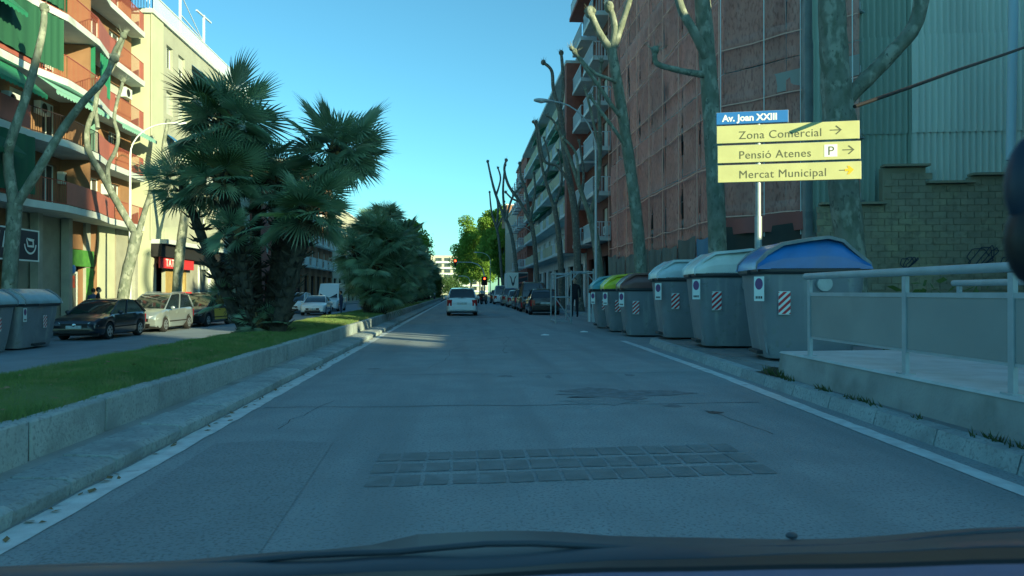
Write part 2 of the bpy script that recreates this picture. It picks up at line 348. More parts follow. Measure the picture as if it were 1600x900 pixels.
for k in range(16): sheet('oil_spot', blob(orr.uniform(-1.6, 3.0), orr.uniform(5.5, 24), orr.uniform(.04, .13), orr.uniform(.05, .16), 14, .5, 30 + k), 'asphalt_dark', .0031)
# windscreen reflection of the dash vents, painted as dark cells on the lane
strip = thing('vent_reflection', 'windscreen reflection of the dash vents painted as three rows of dark cells on the near lane', 'painted reflection', (0, 5.6, .004))
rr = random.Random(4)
reflection_cell = [MB().add([(-.5, -.5, 0), (-.3, -.5, 0), (.46, -.48, 0), (.5, -.1, 0), (.48, .5, 0), (-.1, .47, 0), (-.5, .5, 0), (-.47, 0, 0)], [tuple(range(8))]).mesh('block', 'ventreflection')]  # one dark cell of the painted vent reflection
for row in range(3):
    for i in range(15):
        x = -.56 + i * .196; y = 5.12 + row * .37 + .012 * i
        o = link('block', reflection_cell[0], strip, (x - 0, y - 5.6, rr.uniform(0, .0006))); o.scale = (.182 * rr.uniform(.9, 1.03), .29 * rr.uniform(.9, 1.05), 1)  # cell of the painted vent reflection
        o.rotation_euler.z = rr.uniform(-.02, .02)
# painted edge lines
def line_strip(pts, wd, seed):
    r = random.Random(seed); L = []; Rr = []
    for i in range(len(pts) - 1):
        (x0, y0), (x1, y1) = pts[i], pts[i + 1]; n = max(2, int(abs(y1 - y0) / .25))
        for k in range(n):
            t = k / n; x = x0 + (x1 - x0) * t; y = y0 + (y1 - y0) * t
            L.append((x - wd / 2 + r.uniform(-.008, .008), y)); Rr.append((x + wd / 2 + r.uniform(-.012, .012), y))
    k = len(L); return MB().add([(x, y, .005) for x, y in L] + [(x, y, .005) for x, y in Rr], [(i, k + i, k + i + 1, i + 1) for i in range(k - 1)])
line_strip([(-2.36, -2), (-2.36, 30), (-2.36, 120)], .19, 1).build('edge_line', 'paint', road)
RL = [(3.42, -3), (3.62, 4), (3.80, 7.5), (4.02, 11), (4.30, 19.6)]
line_strip(RL, .17, 2).build('edge_line', 'paint', road)
for x0, x1 in ((-1.5, -.9), (-.2, .4), (1.1, 1.7), (2.4, 3.0)): sheet('crossing_bar', [(x0, 92), (x1, 92), (x1, 96), (x0, 96)], 'paint', .005)
# ---- median: low kerb, ledge, block kerb, lawn
kerb = struct('median_kerb', MB().box(-3.0, -2.51, -4, 130, -.1, .082), 'kerbbed')
def kerb_mesh(L, prof, nm, bev=.008):
    mb = MB(); n = len(prof); mb.loft([[(x, 0, z) for x, z in prof], [(x, L, z) for x, z in prof]]); return mb.mesh(nm, 'kerb', bevel=bev)
ks = kerb_mesh(.605, [(-2.49, -.02), (-2.475, .085), (-2.53, .112), (-2.86, .128), (-2.86, -.02)], 'kerb_stone')
kr = random.Random(11)
for i in range(150):
    o = link('kerb_stone', ks, kerb, (kr.uniform(-.006, .006), 1.2 + i * .62, kr.uniform(-.004, .005))); o.rotation_euler = (kr.uniform(-.004, .004), kr.uniform(-.002, .002), 0)
MB().box(-3.02, -2.80, -4, 130, 0, .114).build('ledge', 'conc', kerb)
mwall = struct('median_block_kerb', MB().box(-3.13, -3.02, -4, 130, 0, .385), 'kerbbed')
wb = kerb_mesh(1.085, [(-3.005, .0), (-2.998, .39), (-3.015, .405), (-3.15, .405), (-3.15, 0)], 'wall_block', .012)
for i in range(112):
    o = link('wall_block', wb, mwall, (kr.uniform(-.008, .006), 1.0 + i * 1.1, kr.uniform(-.008, .006))); o.rotation_euler = (0, 0, kr.uniform(-.006, .006))
struct('median_far_kerb', MB().box(-5.15, -5.02, -4, 200, -.6, .36), 'conc')
MD = lambda x, y: .395 + .055 * math.sin(math.pi * (x + 5.02) / 1.88) + .015 * math.sin(y * 1.3) * math.sin(x * 2 + y * .4)
gx = np.linspace(-5.03, -3.13, 9); gy = np.concatenate([np.linspace(-3, 60, 127), np.linspace(62, 200, 40)])
mb = MB(); nx = len(gx)
mb.add([(x, y, MD(x, y) - .012) for y in gy for x in gx], [(j * nx + i, j * nx + i + 1, (j + 1) * nx + i + 1, (j + 1) * nx + i) for j in range(len(gy) - 1) for i in range(nx - 1)])
struct('median_lawn', mb, 'turf', smooth=60)
def blades(n, ys, h0, h1, wd, seed, xr=(-5.0, -3.14)):
    g = np.random.default_rng(seed); x = g.uniform(*xr, n); y = g.uniform(*ys, n)
    z = .38 + .055 * np.sin(np.pi * (x + 5.02) / 1.88)
    clump = .55 + .9 * (.5 + .5 * np.sin(x * 3.1 + 1.7 * np.sin(y * 1.9)) * np.sin(y * 2.3 + 2 * np.sin(x * 1.4)))
    h = g.uniform(h0, h1, n) * clump; a = g.uniform(0, 6.283, n); ln = h * g.uniform(.15, .9, n); b = g.uniform(0, 6.283, n)
    v = np.empty((n, 3, 3)); dx = np.cos(a) * wd / 2; dy = np.sin(a) * wd / 2
    v[:, 0] = np.stack([x - dx, y - dy, z], 1); v[:, 1] = np.stack([x + dx, y + dy, z], 1); v[:, 2] = np.stack([x + np.cos(b) * ln, y + np.sin(b) * ln, z + h], 1)
    return v.reshape(-1, 3)
V = np.concatenate([blades(70000, (2.5, 12), .02, .055, .006, 1), blades(60000, (12, 26), .025, .06, .011, 2), blades(36000, (26, 60), .03, .07, .024, 3),
                    blades(9000, (2.5, 30), .05, .11, .006, 4, (-3.26, -3.08))])
me = bpy.data.meshes.new('grass'); n3 = len(V) // 3
me.vertices.add(len(V)); me.vertices.foreach_set('co', V.ravel()); me.loops.add(len(V)); me.loops.foreach_set('vertex_index', np.arange(len(V), dtype=np.int32))
me.polygons.add(n3); me.polygons.foreach_set('loop_start', np.arange(0, len(V), 3, dtype=np.int32)); me.update(); me.materials.append(M['grass'])
go = link('grass', me); tag(go, 'short green lawn grass on the raised median', 'grass', kind='stuff')
tag(MB().add([(-4.10, 5.93, .452), (-4.02, 5.90, .458), (-3.99, 5.97, .462), (-4.03, 6.03, .475), (-4.09, 6.02, .458), (-4.05, 5.96, .47)], [(0, 1, 5), (1, 2, 5), (2, 3, 5), (3, 4, 5), (4, 0, 5)]).build('paper_scrap', 'white'),
    'small crumpled white paper scrap lying on the near lawn', 'litter')
for i, (u, v) in enumerate(((851, 524), (912, 519))):
    zc = CAM_H * F / (v - HZ); p = ray(u, v, zc)
    tag(MB().add([(p.x - .13, p.y - .09, .006), (p.x + .12, p.y - .11, .006), (p.x + .15, p.y + .1, .02), (p.x, p.y + .03, .045), (p.x - .1, p.y + .12, .012)], [(0, 1, 3), (1, 2, 3), (2, 4, 3), (4, 0, 3)]).build('paper_scrap', 'white'),
        ['white paper scrap on the road before the parked dark hatchback', 'white paper scrap on the road beside the teal lidded bin'][i], 'litter')
lv = []; lr = random.Random(21)
for k in range(420):
    z = random.random
    if k < 200: x, y = lr.uniform(-5, -3.15), lr.uniform(4, 26); zz = MD(x, y) + .03
    elif k < 330: x, y = -2.44 + abs(lr.gauss(0, .05)), lr.uniform(3, 30); zz = .008
    else: x, y = 3.66 + .052 * lr.uniform(3, 17) , 0; y = (x - 3.66) / .052; x += abs(lr.gauss(0, .06)) * -1 + .22; zz = .008
    a_ = lr.uniform(0, 6.28); s_ = lr.uniform(.018, .05); c_, d_ = math.cos(a_) * s_, math.sin(a_) * s_
    lv += [(x - c_, y - d_, zz), (x + d_ * .6, y - c_ * .6, zz + lr.uniform(0, .012)), (x + c_, y + d_, zz + lr.uniform(0, .02)), (x - d_ * .6, y + c_ * .6, zz + lr.uniform(0, .012))]
tag(MB().add(lv, [(i, i + 1, i + 2, i + 3) for i in range(0, len(lv), 4)]).build('fallen_leaves', 'deadleaf'), 'scattered dry fallen leaves on the lawn and in the gutters', 'fallen leaves', kind='stuff')
# ---- right pavement with its kerb nose
KL = [(3.62, -6), (3.80, 2), (3.98, 6), (4.18, 10), (4.42, 14), (4.60, 17.3), (4.72, 18.35), (5.0, 18.9), (6.75, 19.3), (6.75, 300)]
KI = [(3.80, -6), (3.98, 2), (4.16, 6), (4.36, 10), (4.60, 14), (4.78, 17.2), (4.90, 18.15), (5.14, 18.68), (6.93, 19.05), (6.93, 300)]
pv = struct('pavement', MB().prism(KI + [(60, 300), (60, -6)], -.1, .14), 'pave')
rk = struct('kerb', MB().prism([(a + .05, b - .02) for a, b in KL] + [(a + .02, b) for a, b in KI[::-1]], -.1, .118), 'kerbbed')
def along(A, B, step, upto):
    out = []; 
    for i in range(len(A) - 1):
        a0, a1, b0, b1 = Vector(A[i]), Vector(A[i + 1]), Vector(B[i]), Vector(B[i + 1]); L = (a1 - a0).length; n = max(1, round(L / step))
        for k in range(n):
            if a0.y + (a1.y - a0.y) * k / n > upto: return out
            g = .008 / L
            t0, t1 = k / n + g, (k + 1) / n - g
            out.append((a0.lerp(a1, t0), a0.lerp(a1, t1), b0.lerp(b1, t1), b0.lerp(b1, t0)))
    return out
for q in along(KL, KI, 1.0, 75):
    mb = MB(); a, b, c, d = q
    ai = a.lerp(d, .25); bi = b.lerp(c, .25)
    mb.add([(*a, -.02), (*b, -.02), (*c, -.02), (*d, -.02), (*ai, .135), (*bi, .135), (*c, .146), (*d, .146)], [(0, 1, 5, 4), (1, 2, 6, 5), (2, 3, 7, 6), (3, 0, 4, 7), (4, 5, 6, 7)])
    mb.build('kerb_stone', 'kerb', rk)
MB().prism([(6.78, 75), (6.93, 75), (6.93, 300), (6.78, 300)], -.02, .142).build('far_run', 'kerb', rk)
# paving slabs, near part of the pavement
sm = MB().box(-.293, .293, -.293, .293, 0, .012).mesh('paving_slab', mat('paving_slab', (.25, .245, .23), (.20, .197, .187), scale=6, rough=.9, rand=.12, bump=.3, bscale=50))
for j in range(22):
    for i in range(7):
        x = 5.05 + i * .6; y = 10.6 + j * .6
        if y > 18.2 and x < 7.3: continue
        if x - .3 < 4.36 + (y + .3 - 10) * .058: continue
        link('paving_slab', sm, pv, (x, y, .14 + kr.uniform(-.003, .002)))
# weeds and dirt at the foot of the wall
wv = []
for i in range(520):
    y = kr.uniform(3.2, 10.4); x = 4.33 - (10 - y) * .0417 + abs(kr.gauss(0, .035)) * -1 + .02; h = kr.uniform(.02, .09) * (1.8 if 9.6 < y else 1); a = kr.uniform(0, 6.28)
    if math.sin(y * 2.7) + math.sin(y * 6.1) < -.2 and y < 9.4: continue
    wv += [(x - .012, y, .135), (x + .012, y + .008, .135), (x + math.cos(a) * h * .6 - .02, y + math.sin(a) * h * .6, .135 + h)]
tag(MB().add(wv, [(i, i + 1, i + 2) for i in range(0, len(wv), 3)]).build('weeds', 'weed'), 'ragged weeds growing along the foot of the ramp wall', 'weeds', kind='stuff')
tag(MB().add([(x, y, .147 + .10 * max(0, 1 - ((x - 4.42) ** 2 / .022 + (y - 10.15) ** 2 / .09))) for y in np.linspace(9.75, 10.5, 9) for x in np.linspace(4.27, 4.60, 6)],
    [(j * 6 + i, j * 6 + i + 1, (j + 1) * 6 + i + 1, (j + 1) * 6 + i) for j in range(8) for i in range(5)]).build('soil_heap', 'soil', smooth=60), 'small heap of dark soil at the corner of the ramp wall', 'soil heap')
# ---- left pavement
struct('left_pavement', MB().box(-40, -15.2, -40, 420, -.6, -.26), 'pave')
struct('left_kerb', MB().box(-15.3, -15.05, -40, 420, -.6, -.265), 'kerb')
# ---- ramp plinth with railing
ramp = thing('ramp_wall', 'low pale concrete ramp wall carrying the grey railing', 'wall', (4.4, 4, .14))
MB().add([(4.12, -4, .1), (4.36, 9.95, .1), (6.9, 10.1, .1), (6.9, -4, .1), (4.15, -4, .44), (4.40, 9.92, .455), (6.9, 10.06, .46), (6.9, -4, .45)],
         [(0, 1, 5, 4), (1, 2, 6, 5), (2, 3, 7, 6), (3, 0, 4, 7), (3, 2, 1, 0)]).build('wall', 'conc', ramp)
MB().add([(4.13, -4, .443), (4.385, 9.94, .458), (6.9, 10.08, .463), (6.9, -4, .453), (4.15, -4, .468), (4.405, 9.915, .482), (6.9, 10.06, .484), (6.9, -4, .476)],
         [(0, 1, 5, 4), (1, 2, 6, 5), (2, 3, 7, 6), (3, 0, 4, 7), (4, 5, 6, 7)]).build('coping', 'concpale', ramp)
def railing(name, label, x0, ys, panels=True, ztop=1.5, zb=.48):
    t = thing(name, label, 'railing', (x0, ys[0], zb)); sl = .017
    X = lambda y: x0 + sl * (y - 9.2)
    for y in ys: MB().box(X(y) - .022, X(y) + .022, y - .032, y + .032, zb - .02, ztop - .045).build('post', 'steelpaint', t, bevel=.006)
    for y in ys: MB().box(X(y) - .06, X(y) + .06, y - .07, y + .07, zb - .005, zb + .012).build('foot_plate', 'steelpaint', t)
    a, b = ys[0] + .12, ys[-1] - .1
    MB().tube([(X(a), a, ztop), (X(b), b, ztop)], .042, 10).build('top_rail', 'steelpaint', t, smooth=50)
    MB().bar((X(a), a - .1, 1.27), (X(b), b, 1.27), .03, .045).build('middle_rail', 'steelpaint', t)
    if panels:
        for y1, y0 in zip(ys[:-1], ys[1:]):
            MB().add([(X(y0) - .006, y0 + .036, .73), (X(y1) - .006, y1 - .036, .73), (X(y1) - .006, y1 - .036, 1.246), (X(y0) - .006, y0 + .036, 1.246),
                      (X(y0) + .006, y0 + .036, .73), (X(y1) + .006, y1 - .036, .73), (X(y1) + .006, y1 - .036, 1.246), (X(y0) + .006, y0 + .036, 1.246)],
                     [(0, 1, 2, 3), (4, 5, 6, 7), (0, 1, 5, 4), (3, 2, 6, 7), (0, 3, 7, 4), (1, 2, 6, 5)]).build('panel', 'railpanel', t)
            MB().bar((X(y0), y0 + .03, .715), (X(y1), y1 - .03, .715), .02, .025).build('bottom_rail', 'steelpaint', t)
    return t
railing('panel_railing', 'grey metal railing with solid panels on the near ramp wall', 4.47, [9.2, 7.1, 5.63, 4.1, 2.6, 1.1])
railing('back_railing', 'plain grey railing on the far side of the ramp behind the panels', 6.75, [9.6, 7.6, 5.6, 3.6], False, 1.42, .47)

# ================================================================== BUILDINGS
def facade(mb, X, s0, s1, z0, z1, ops, rec, side):
    """street wall in the plane x = X with real openings and reveals"""
    ss = sorted({s0, s1, *[q for o in ops for q in o[:2]]}); zs = sorted({z0, z1, *[q for o in ops for q in o[2:4]]})
    for a, b in zip(ss[:-1], ss[1:]):
        for c, d in zip(zs[:-1], zs[1:]):
            m, n = (a + b) / 2, (c + d) / 2
            if any(o[0] < m < o[1] and o[2] < n < o[3] for o in ops): continue
            mb.quad((X, a, c), (X, b, c), (X, b, d), (X, a, d))
    for a, b, c, d in [o[:4] for o in ops]:
        Y = X - side * rec
        mb.quad((X, a, c), (Y, a, c), (Y, a, d), (X, a, d)); mb.quad((X, b, c), (Y, b, c), (Y, b, d), (X, b, d))
        mb.quad((X, a, c), (X, b, c), (Y, b, c), (Y, a, c)); mb.quad((X, a, d), (X, b, d), (Y, b, d), (Y, a, d))
def window(t, X, side, a, b, c, d, rec=.2, frame='white', shut=0.0, pane='pane', mull=1):
    """frame, panes and a roller shutter set back in an opening"""
    Y = X - side * rec; lo, hi = sorted((Y, Y + side * .05)); mb = MB(); f = .06
    mb.box(lo, hi, a, b, c, c + f); mb.box(lo, hi, a, b, d - f, d); mb.box(lo, hi, a, a + f, c + f, d - f); mb.box(lo, hi, b - f, b, c + f, d - f)
    for k in range(mull):
        m = a + (b - a) * (k + 1) / (mull + 1); mb.box(lo, hi, m - f / 2, m + f / 2, c + f, d - f)
    w_ = mb.build('window', frame, t)
    q = Y + side * .02
    for k in range(mull + 1):
        m0 = a + (b - a) * k / (mull + 1) + f * .5; m1 = a + (b - a) * (k + 1) / (mull + 1) - f * .5
        MB().box(min(q, q - side * .012), max(q, q - side * .012), m0, m1, c + f * .5, d - f * .5).build('pane', pane, w_)
    lo, hi = sorted((Y - side * .16, Y - side * .13)); MB().box(lo, hi, a - .02, b + .02, c - .02, d + .02).build('curtain', 'dark', w_)
    if shut > 0:
        z = d - (d - c) * shut; mb = MB(); k = 0
        while z + .09 * k < d - .01:
            zz = z + .09 * k; lo, hi = sorted((Y + side * .06, Y + side * .085)); mb.box(lo, hi, a + .01, b - .01, zz, min(zz + .08, d)); k += 1
        mb.build('shutter', 'shutter', w_, kind='stuff')
    return w_
def bars(mb, pts, z0, z1, step=.12, t=.016, rail=.035):
    for (x0, y0), (x1, y1) in zip(pts[:-1], pts[1:]):
        L = math.hypot(x1 - x0, y1 - y0); n = max(1, int(L / step))
        for k in range(n + 1):
            q = k / n; x = x0 + (x1 - x0) * q; y = y0 + (y1 - y0) * q; mb.box(x - t / 2, x + t / 2, y - t / 2, y + t / 2, z0, z1)
        mb.bar((x0, y0, z1), (x1, y1, z1), rail); mb.bar((x0, y0, z0 + .04), (x1, y1, z0 + .04), rail * .8)
    return mb
def panel(mb, p, q, z0, z1, th=.04):
    (x0, y0), (x1, y1) = p, q; L = math.hypot(x1 - x0, y1 - y0); nx, ny = -(y1 - y0) / L * th / 2, (x1 - x0) / L * th / 2
    return mb.prism([(x0 + nx, y0 + ny), (x1 + nx, y1 + ny), (x1 - nx, y1 - ny), (x0 - nx, y0 - ny)], z0, z1)
def aircon(t, X, side, y, z):
    lo, hi = sorted((X + side * .02, X + side * .32)); a = MB().box(lo, hi, y - .4, y + .4, z, z + .56).build('air_conditioner', 'acwhite', t, bevel=.02)
    x = X + side * .325; MB().add([(x, y - .08 + .22 * math.cos(k * .524), z + .28 + .22 * math.sin(k * .524)) for k in range(12)], [tuple(range(12))]).build('fan_grille', 'dark', a)
def awning(t, X, side, y0, y1, z, drop, out, m):
    th = .02; x1 = X + side * out
    a = MB().add([(X, y0, z), (X, y1, z), (x1, y1, z - drop), (x1, y0, z - drop), (X, y0, z + th), (X, y1, z + th), (x1, y1, z - drop + th), (x1, y0, z - drop + th)],
             [(0, 1, 2, 3), (4, 5, 6, 7), (0, 1, 5, 4), (2, 3, 7, 6), (0, 3, 7, 4), (1, 2, 6, 5)]).build('awning', m, t)
    lo, hi = sorted((x1 - .006, x1 + .006)); n = max(3, int((y1 - y0) / .25)); mb = MB()
    for k in range(n):
        a0 = y0 + (y1 - y0) * k / n; a1 = y0 + (y1 - y0) * (k + 1) / n; mb.add([(lo, a0, z - drop), (lo, a1, z - drop), (lo, a1, z - drop - .12), (lo, (a0 + a1) / 2, z - drop - .19), (lo, a0, z - drop - .12)], [(0, 1, 2, 3, 4)])
    mb.build('valance', m, a)
def shell(t, X, side, y0, y1, depth, zb, ztop, ops, wall, rec=.22, name='wall', gable=None):
    mb = MB(); facade(mb, X, y0, y1, zb, ztop, ops, rec, side); B = X - side * depth
    mb.quad((B, y0, zb), (B, y1, zb), (B, y1, ztop), (B, y0, ztop)); mb.quad((X, y0, ztop), (X, y1, ztop), (B, y1, ztop), (B, y0, ztop))
    if gable is None:
        for y in (y0, y1): mb.quad((X, y, zb), (B, y, zb), (B, y, ztop), (X, y, ztop))
    o = mb.build(name, wall, t)
    if gable:
        for y in (y0, y1): MB().quad((X, y, zb), (B, y, zb), (B, y, ztop), (X, y, ztop)).build('gable', gable, t)
    return o

# ---- block with red balconies (left)
AX = -18.8; PZ = -.26
A = thing('apartment_block', 'orange apartment block with red balconies and green awnings at far left', 'building', (AX, 33, PZ))
slabs = [4.75, 7.55, 10.2, 13.0, 15.8, 18.6]
cols = [(24.6, 25.8, 'd'), (27.0, 28.8, 'w'), (30.0, 31.2, 'd'), (32.2, 33.6, 'w'), (34.6, 35.8, 'd'), (36.6, 37.6, 'w'), (38.8, 40.0, 'd'), (40.9, 42.3, 'w')]
ops = []
for z in slabs:
    for a, b, k in cols: ops.append((a, b, z + (.32 if k == 'd' else 1.15), z + 2.42))
gops = [(24.5, 28.6, PZ + .02, 3.6), (30.0, 31.9, PZ + .02, 3.9), (36.3, 38.2, PZ + .02, 3.4), (38.75, 39.6, PZ + .02, 3.2)]
shell(A, AX, 1, 23.6, 43.6, 14, PZ, 21.6, ops + gops, 'orange')
ar = random.Random(5)
for (a, b, c, d) in ops: window(A, AX, 1, a, b, c, d, .2, 'white', ar.choice([0, 0, .35, .5, .8]), mull=1)
out = [(43.5, -18.0), (38.8, -17.75), (36.4, -17.15), (33.2, -16.95), (31.2, -17.35), (28.8, -17.35), (26.6, -16.95), (24.0, -16.95)]
for fi, z in enumerate(slabs):
    poly = [(AX + .003, 43.5)] + [(x, y) for y, x in out] + [(AX + .003, 24.0)]
    s = MB().prism(poly, z, z + .30).build('balcony', 'slab', A)
    pr = [(x - .06, y) for y, x in out]; pr = [(AX + .02, 43.44), (pr[0][0], 43.44)] + pr[1:]
    zz = z + .31; bm_ = 'balcbar' if fi != 1 else 'blackbar'
    panel(MB(), pr[0], (pr[0][0] - .28, 43.44), zz + .02, zz + .95).build('panel', 'balc', s)
    bars(MB(), [pr[1], pr[2]], zz, zz + 1.0).build('railing', 'balcbar', s, kind='stuff')
    m_ = Vector(pr[1]).lerp(Vector(pr[2]), .12); panel(MB(), pr[1], tuple(m_), zz + .04, zz + .97).build('panel', 'balc', s)
    panel(MB(), tuple(Vector(pr[1]).lerp(Vector(pr[2]), .86)), pr[2], zz + .04, zz + .97).build('panel', 'balc', s)
    panel(MB(), pr[2], pr[3], zz + .04, zz + 1.0).build('panel', 'balc', s)
    if fi in (0, 2, 4): panel(MB(), pr[3], pr[4], zz + .04, zz + 1.0).build('panel', 'balc', s) if fi != 2 else None
    if fi in (1, 2, 3, 5): bars(MB(), [pr[3], pr[4]], zz, zz + 1.0).build('railing', bm_, s, kind='stuff')
    bars(MB(), [pr[4], pr[5]], zz, zz + 1.0).build('railing', bm_, s, kind='stuff')
    panel(MB(), pr[5], pr[6], zz + .04, zz + 1.0).build('panel', 'balc', s)
    panel(MB(), pr[6], pr[7], zz + .04, zz + 1.0).build('panel', 'balc', s)
    MB().prism([(AX + .01, 36.05), (-17.5, 36.15), (-17.5, 36.27), (AX + .01, 36.27)], zz, zz + 2.45).build('divider', 'orange', s)
# canvas: vertical side curtains, sloped awnings under the slabs
def curtain(t, x0, y0, x1, y1, z0, z1, m):
    n = 14; mb = MB(); lo = []; hi = []
    for k in range(n + 1):
        q = k / n; d = .035 * math.sin(k * 1.9); lo.append((x0 + (x1 - x0) * q + d, y0 + (y1 - y0) * q, z0)); hi.append((x0 + (x1 - x0) * q + d, y0 + (y1 - y0) * q, z1))
    mb.loft([lo, hi], False, False); return mb.build('curtain', m, t, smooth=60)
curtain(A, -17.0, 32.9, -17.2, 31.3, 13.4, 15.75, 'greendark'); curtain(A, -17.2, 31.2, -17.3, 28.6, 13.4, 15.75, 'greendark')
curtain(A, -17.3, 36.3, -18.5, 36.5, 10.6, 12.95, 'green'); curtain(A, -17.5, 37.2, -17.7, 38.6, 11.0, 12.95, 'green')
curtain(A, -17.25, 36.2, -18.5, 36.4, 7.9, 10.15, 'tealcanvas'); curtain(A, -17.1, 31.0, -17.2, 28.6, 5.2, 7.5, 'greendark')
curtain(A, -17.28, 28.0, -17.30, 31.2, 10.75, 12.95, 'greendark'); curtain(A, -17.30, 31.25, -17.02, 32.9, 10.75, 12.95, 'greendark')
curtain(A, -17.1, 33.4, -18.6, 33.5, 13.4, 15.75, 'greendark')
awning(A, -17.75, 1, 38.9, 43.2, 10.18, .35, .55, 'tealcanvas'); awning(A, -17.35, 1, 31.6, 36.2, 10.18, .55, .75, 'tealcanvas')
awning(A, -17.6, 1, 26.0, 30.6, 10.15, 1.05, 1.2, 'green'); awning(A, -17.6, 1, 24, 29.4, 7.5, 1.0, 1.1, 'greendark')
awning(A, -17.6, 1, 25, 29.6, 12.9, .9, 1.0, 'green'); awning(A, -17.75, 1, 39.2, 43.2, 4.75 + 13.8, .4, .5, 'green')
for y, z in ((36.95, 17.6), (40.4, 17.7), (32.0, 9.0), (34.3, 9.2), (36.2, 3.95 + 2.4), (40.4, 3.9 + 2.5), (42.6, 12.1)): aircon(A, AX, 1, y, z)
# ground floor: stone panels, pillars, door
for y0, y1, m_, x in ((31.95, 36.2, 'beige', .02), (28.7, 29.95, 'beige', .02), (39.7, 41.5, 'cream', .05), (41.7, 43.5, 'beige', .02), (38.25, 38.7, 'pillar', .12)):
    MB().box(AX + .003, AX + .03 + x, y0, y1, PZ, 4.74).build('stone_panel', m_, A)
for y in (28.9, 33.6, 36.1, 43.2): MB().box(AX + .15, AX + .5, y - .17, y + .17, PZ, 4.74).build('pillar', 'pillar', A)
for a, b, c, d in gops: MB().box(AX - .9, AX - .85, a - .3, b + .3, c, d + .2).build('shop_interior', 'dark', A)
dr = MB().box(AX - .2, AX - .13, 36.5, 36.58, PZ, 2.2).box(AX - .2, AX - .13, 37.15, 37.22, PZ, 2.2).box(AX - .2, AX - .13, 37.92, 38.0, PZ, 2.2).box(AX - .2, AX - .13, 36.5, 38.0, 2.2, 2.3).build('shop_door', 'white', A)
MB().box(AX - .17, AX - .16, 36.58, 37.15, PZ, 2.2).build('pane', 'pane', dr); MB().box(AX - .17, AX - .16, 37.22, 37.92, PZ, 2.2).build('pane', 'pane', dr)
MB().box(AX - .15, AX - .145, 37.3, 37.8, 1.5, 2.1).build('poster', 'posterred', dr); MB().box(AX - .15, AX - .145, 36.62, 37.0, .75, 1.05).build('poster', 'posterred', dr)
MB().box(AX + .07, AX + .22, 36.4, 38.9, 2.55, 3.35).build('fascia', 'shopgreen', A); MB().box(AX + .06, AX + .18, 38.26, 38.95, PZ, 2.5).build('side_panel', 'shopgreen', A)
MB().ball((AX + .35, 36.65, 2.38), (.05, .22, .22), 14, 8).build('round_sign', 'signblue', A, smooth=60)
def put_text(t, name, body, size, m, loc, rot, **k):
    o = link(name, text_mesh(body, size, m, **k), t); o.location = Vector(loc) - world_loc(t); o.rotation_euler = rot; return o
FX = (R(90), 0, R(90))      # lettering that faces the street from the left
sg = thing('shop_sign', 'navy shop sign with white border and cup emblem behind the leftmost trunk', 'sign', (-17.6, 30, 2.6))
MB().box(-17.7, -17.6, 27.6, 32.2, 2.55, 3.85).build('board', 'navy', sg)
mb = MB(); mb.box(-17.6, -17.585, 27.6, 32.2, 3.79, 3.85); mb.box(-17.6, -17.585, 27.6, 32.2, 2.55, 2.61); mb.box(-17.6, -17.585, 32.13, 32.2, 2.61, 3.79); mb.build('border', 'white', sg)
put_text(sg, 'lettering', 'lla', .95, 'white', (-17.59, 29.25, 3.02), FX, shear=.25, space=1.35)
put_text(sg, 'lettering', 'era', .30, 'white', (-17.59, 30.4, 2.69), FX)
mb = MB()
for k in range(20):
    t0 = math.pi * (1.02 + .96 * k / 20); t1 = math.pi * (1.02 + .96 * (k + 1) / 20)
    mb.quad(*[(-17.585, 31.55 + r_ * math.cos(tt), 3.27 + r_ * math.sin(tt)) for tt, r_ in ((t0, .36), (t1, .36), (t1, .44), (t0, .44))])
mb.quad(*[(-17.585, y, z) for y, z in ((31.3, 3.5), (31.85, 3.46), (31.75, 3.36), (31.45, 3.38))]); mb.quad(*[(-17.585, y, z) for y, z in ((31.3, 3.5), (31.42, 3.2), (31.36, 3.12), (31.26, 3.4))])
mb.quad(*[(-17.585, y, z) for y, z in ((31.35, 3.13), (31.75, 3.12), (31.80, 3.22), (31.42, 3.20))]); mb.quad(*[(-17.585, y, z) for y, z in ((31.72, 3.13), (31.82, 3.13), (31.80, 3.40), (31.70, 3.40))]); mb.build('emblem', 'white', sg)

# ---- cream block beyond it
BX = -17.85
B = thing('cream_building', 'cream rendered building with shuttered windows behind the big palm', 'building', (BX, 44, PZ))
ops = []; zs = [5.6, 8.4, 11.2, 14.0]
wc = [(46.2, 47.2), (48.1, 49.2), (50.4, 53.4), (55.2, 56.4), (57.6, 58.8), (60.2, 62.4)]
for z in zs:
    for k, (a, b) in enumerate(wc): ops.append((a, b, z + (.95 if k != 2 else .3), z + 2.35))
g2 = [(44.7, 46.1, PZ + .02, 3.0), (46.9, 49.4, PZ + .02, 3.0), (51.6, 54.2, PZ + .02, 3.1), (56, 60, PZ + .02, 3.1)]
shell(B, BX, 1, 44, 64, 14, PZ, 17.4, ops + g2, 'greyrender', gable='cream')
for k, (a, b, c, d) in enumerate(ops): window(B, BX, 1, a, b, c, d, .24, 'white', ar.choice([.3, .6, 1.0, 0]), mull=1)
MB().box(BX - .01, BX + .06, 43.94, 45.6, 4.3, 17.4).build('corner_wall', 'cream', B)
MB().box(BX, BX + .9, 44.0, 64, 4.1, 4.35).build('overhang', 'slab', B)
MB().box(BX, BX + .9, 46.0, 64, 4.35, 5.2).build('overhang_wall', 'greyrender', B); MB().box(BX, BX + .6, 44.0, 64, 3.35, 4.1).build('fascia', 'dark', B)
MB().box(BX - 14, BX + .15, 43.85, 64.1, 17.4, 17.62).build('parapet', 'slab', B)
bars(MB(), [(BX - 3, 43.95), (BX + .08, 43.95), (BX + .08, 63.9)], 17.62, 18.55, .16, .03, .07).build('roof_railing', 'whitebar', B, kind='stuff')
fr = MB()
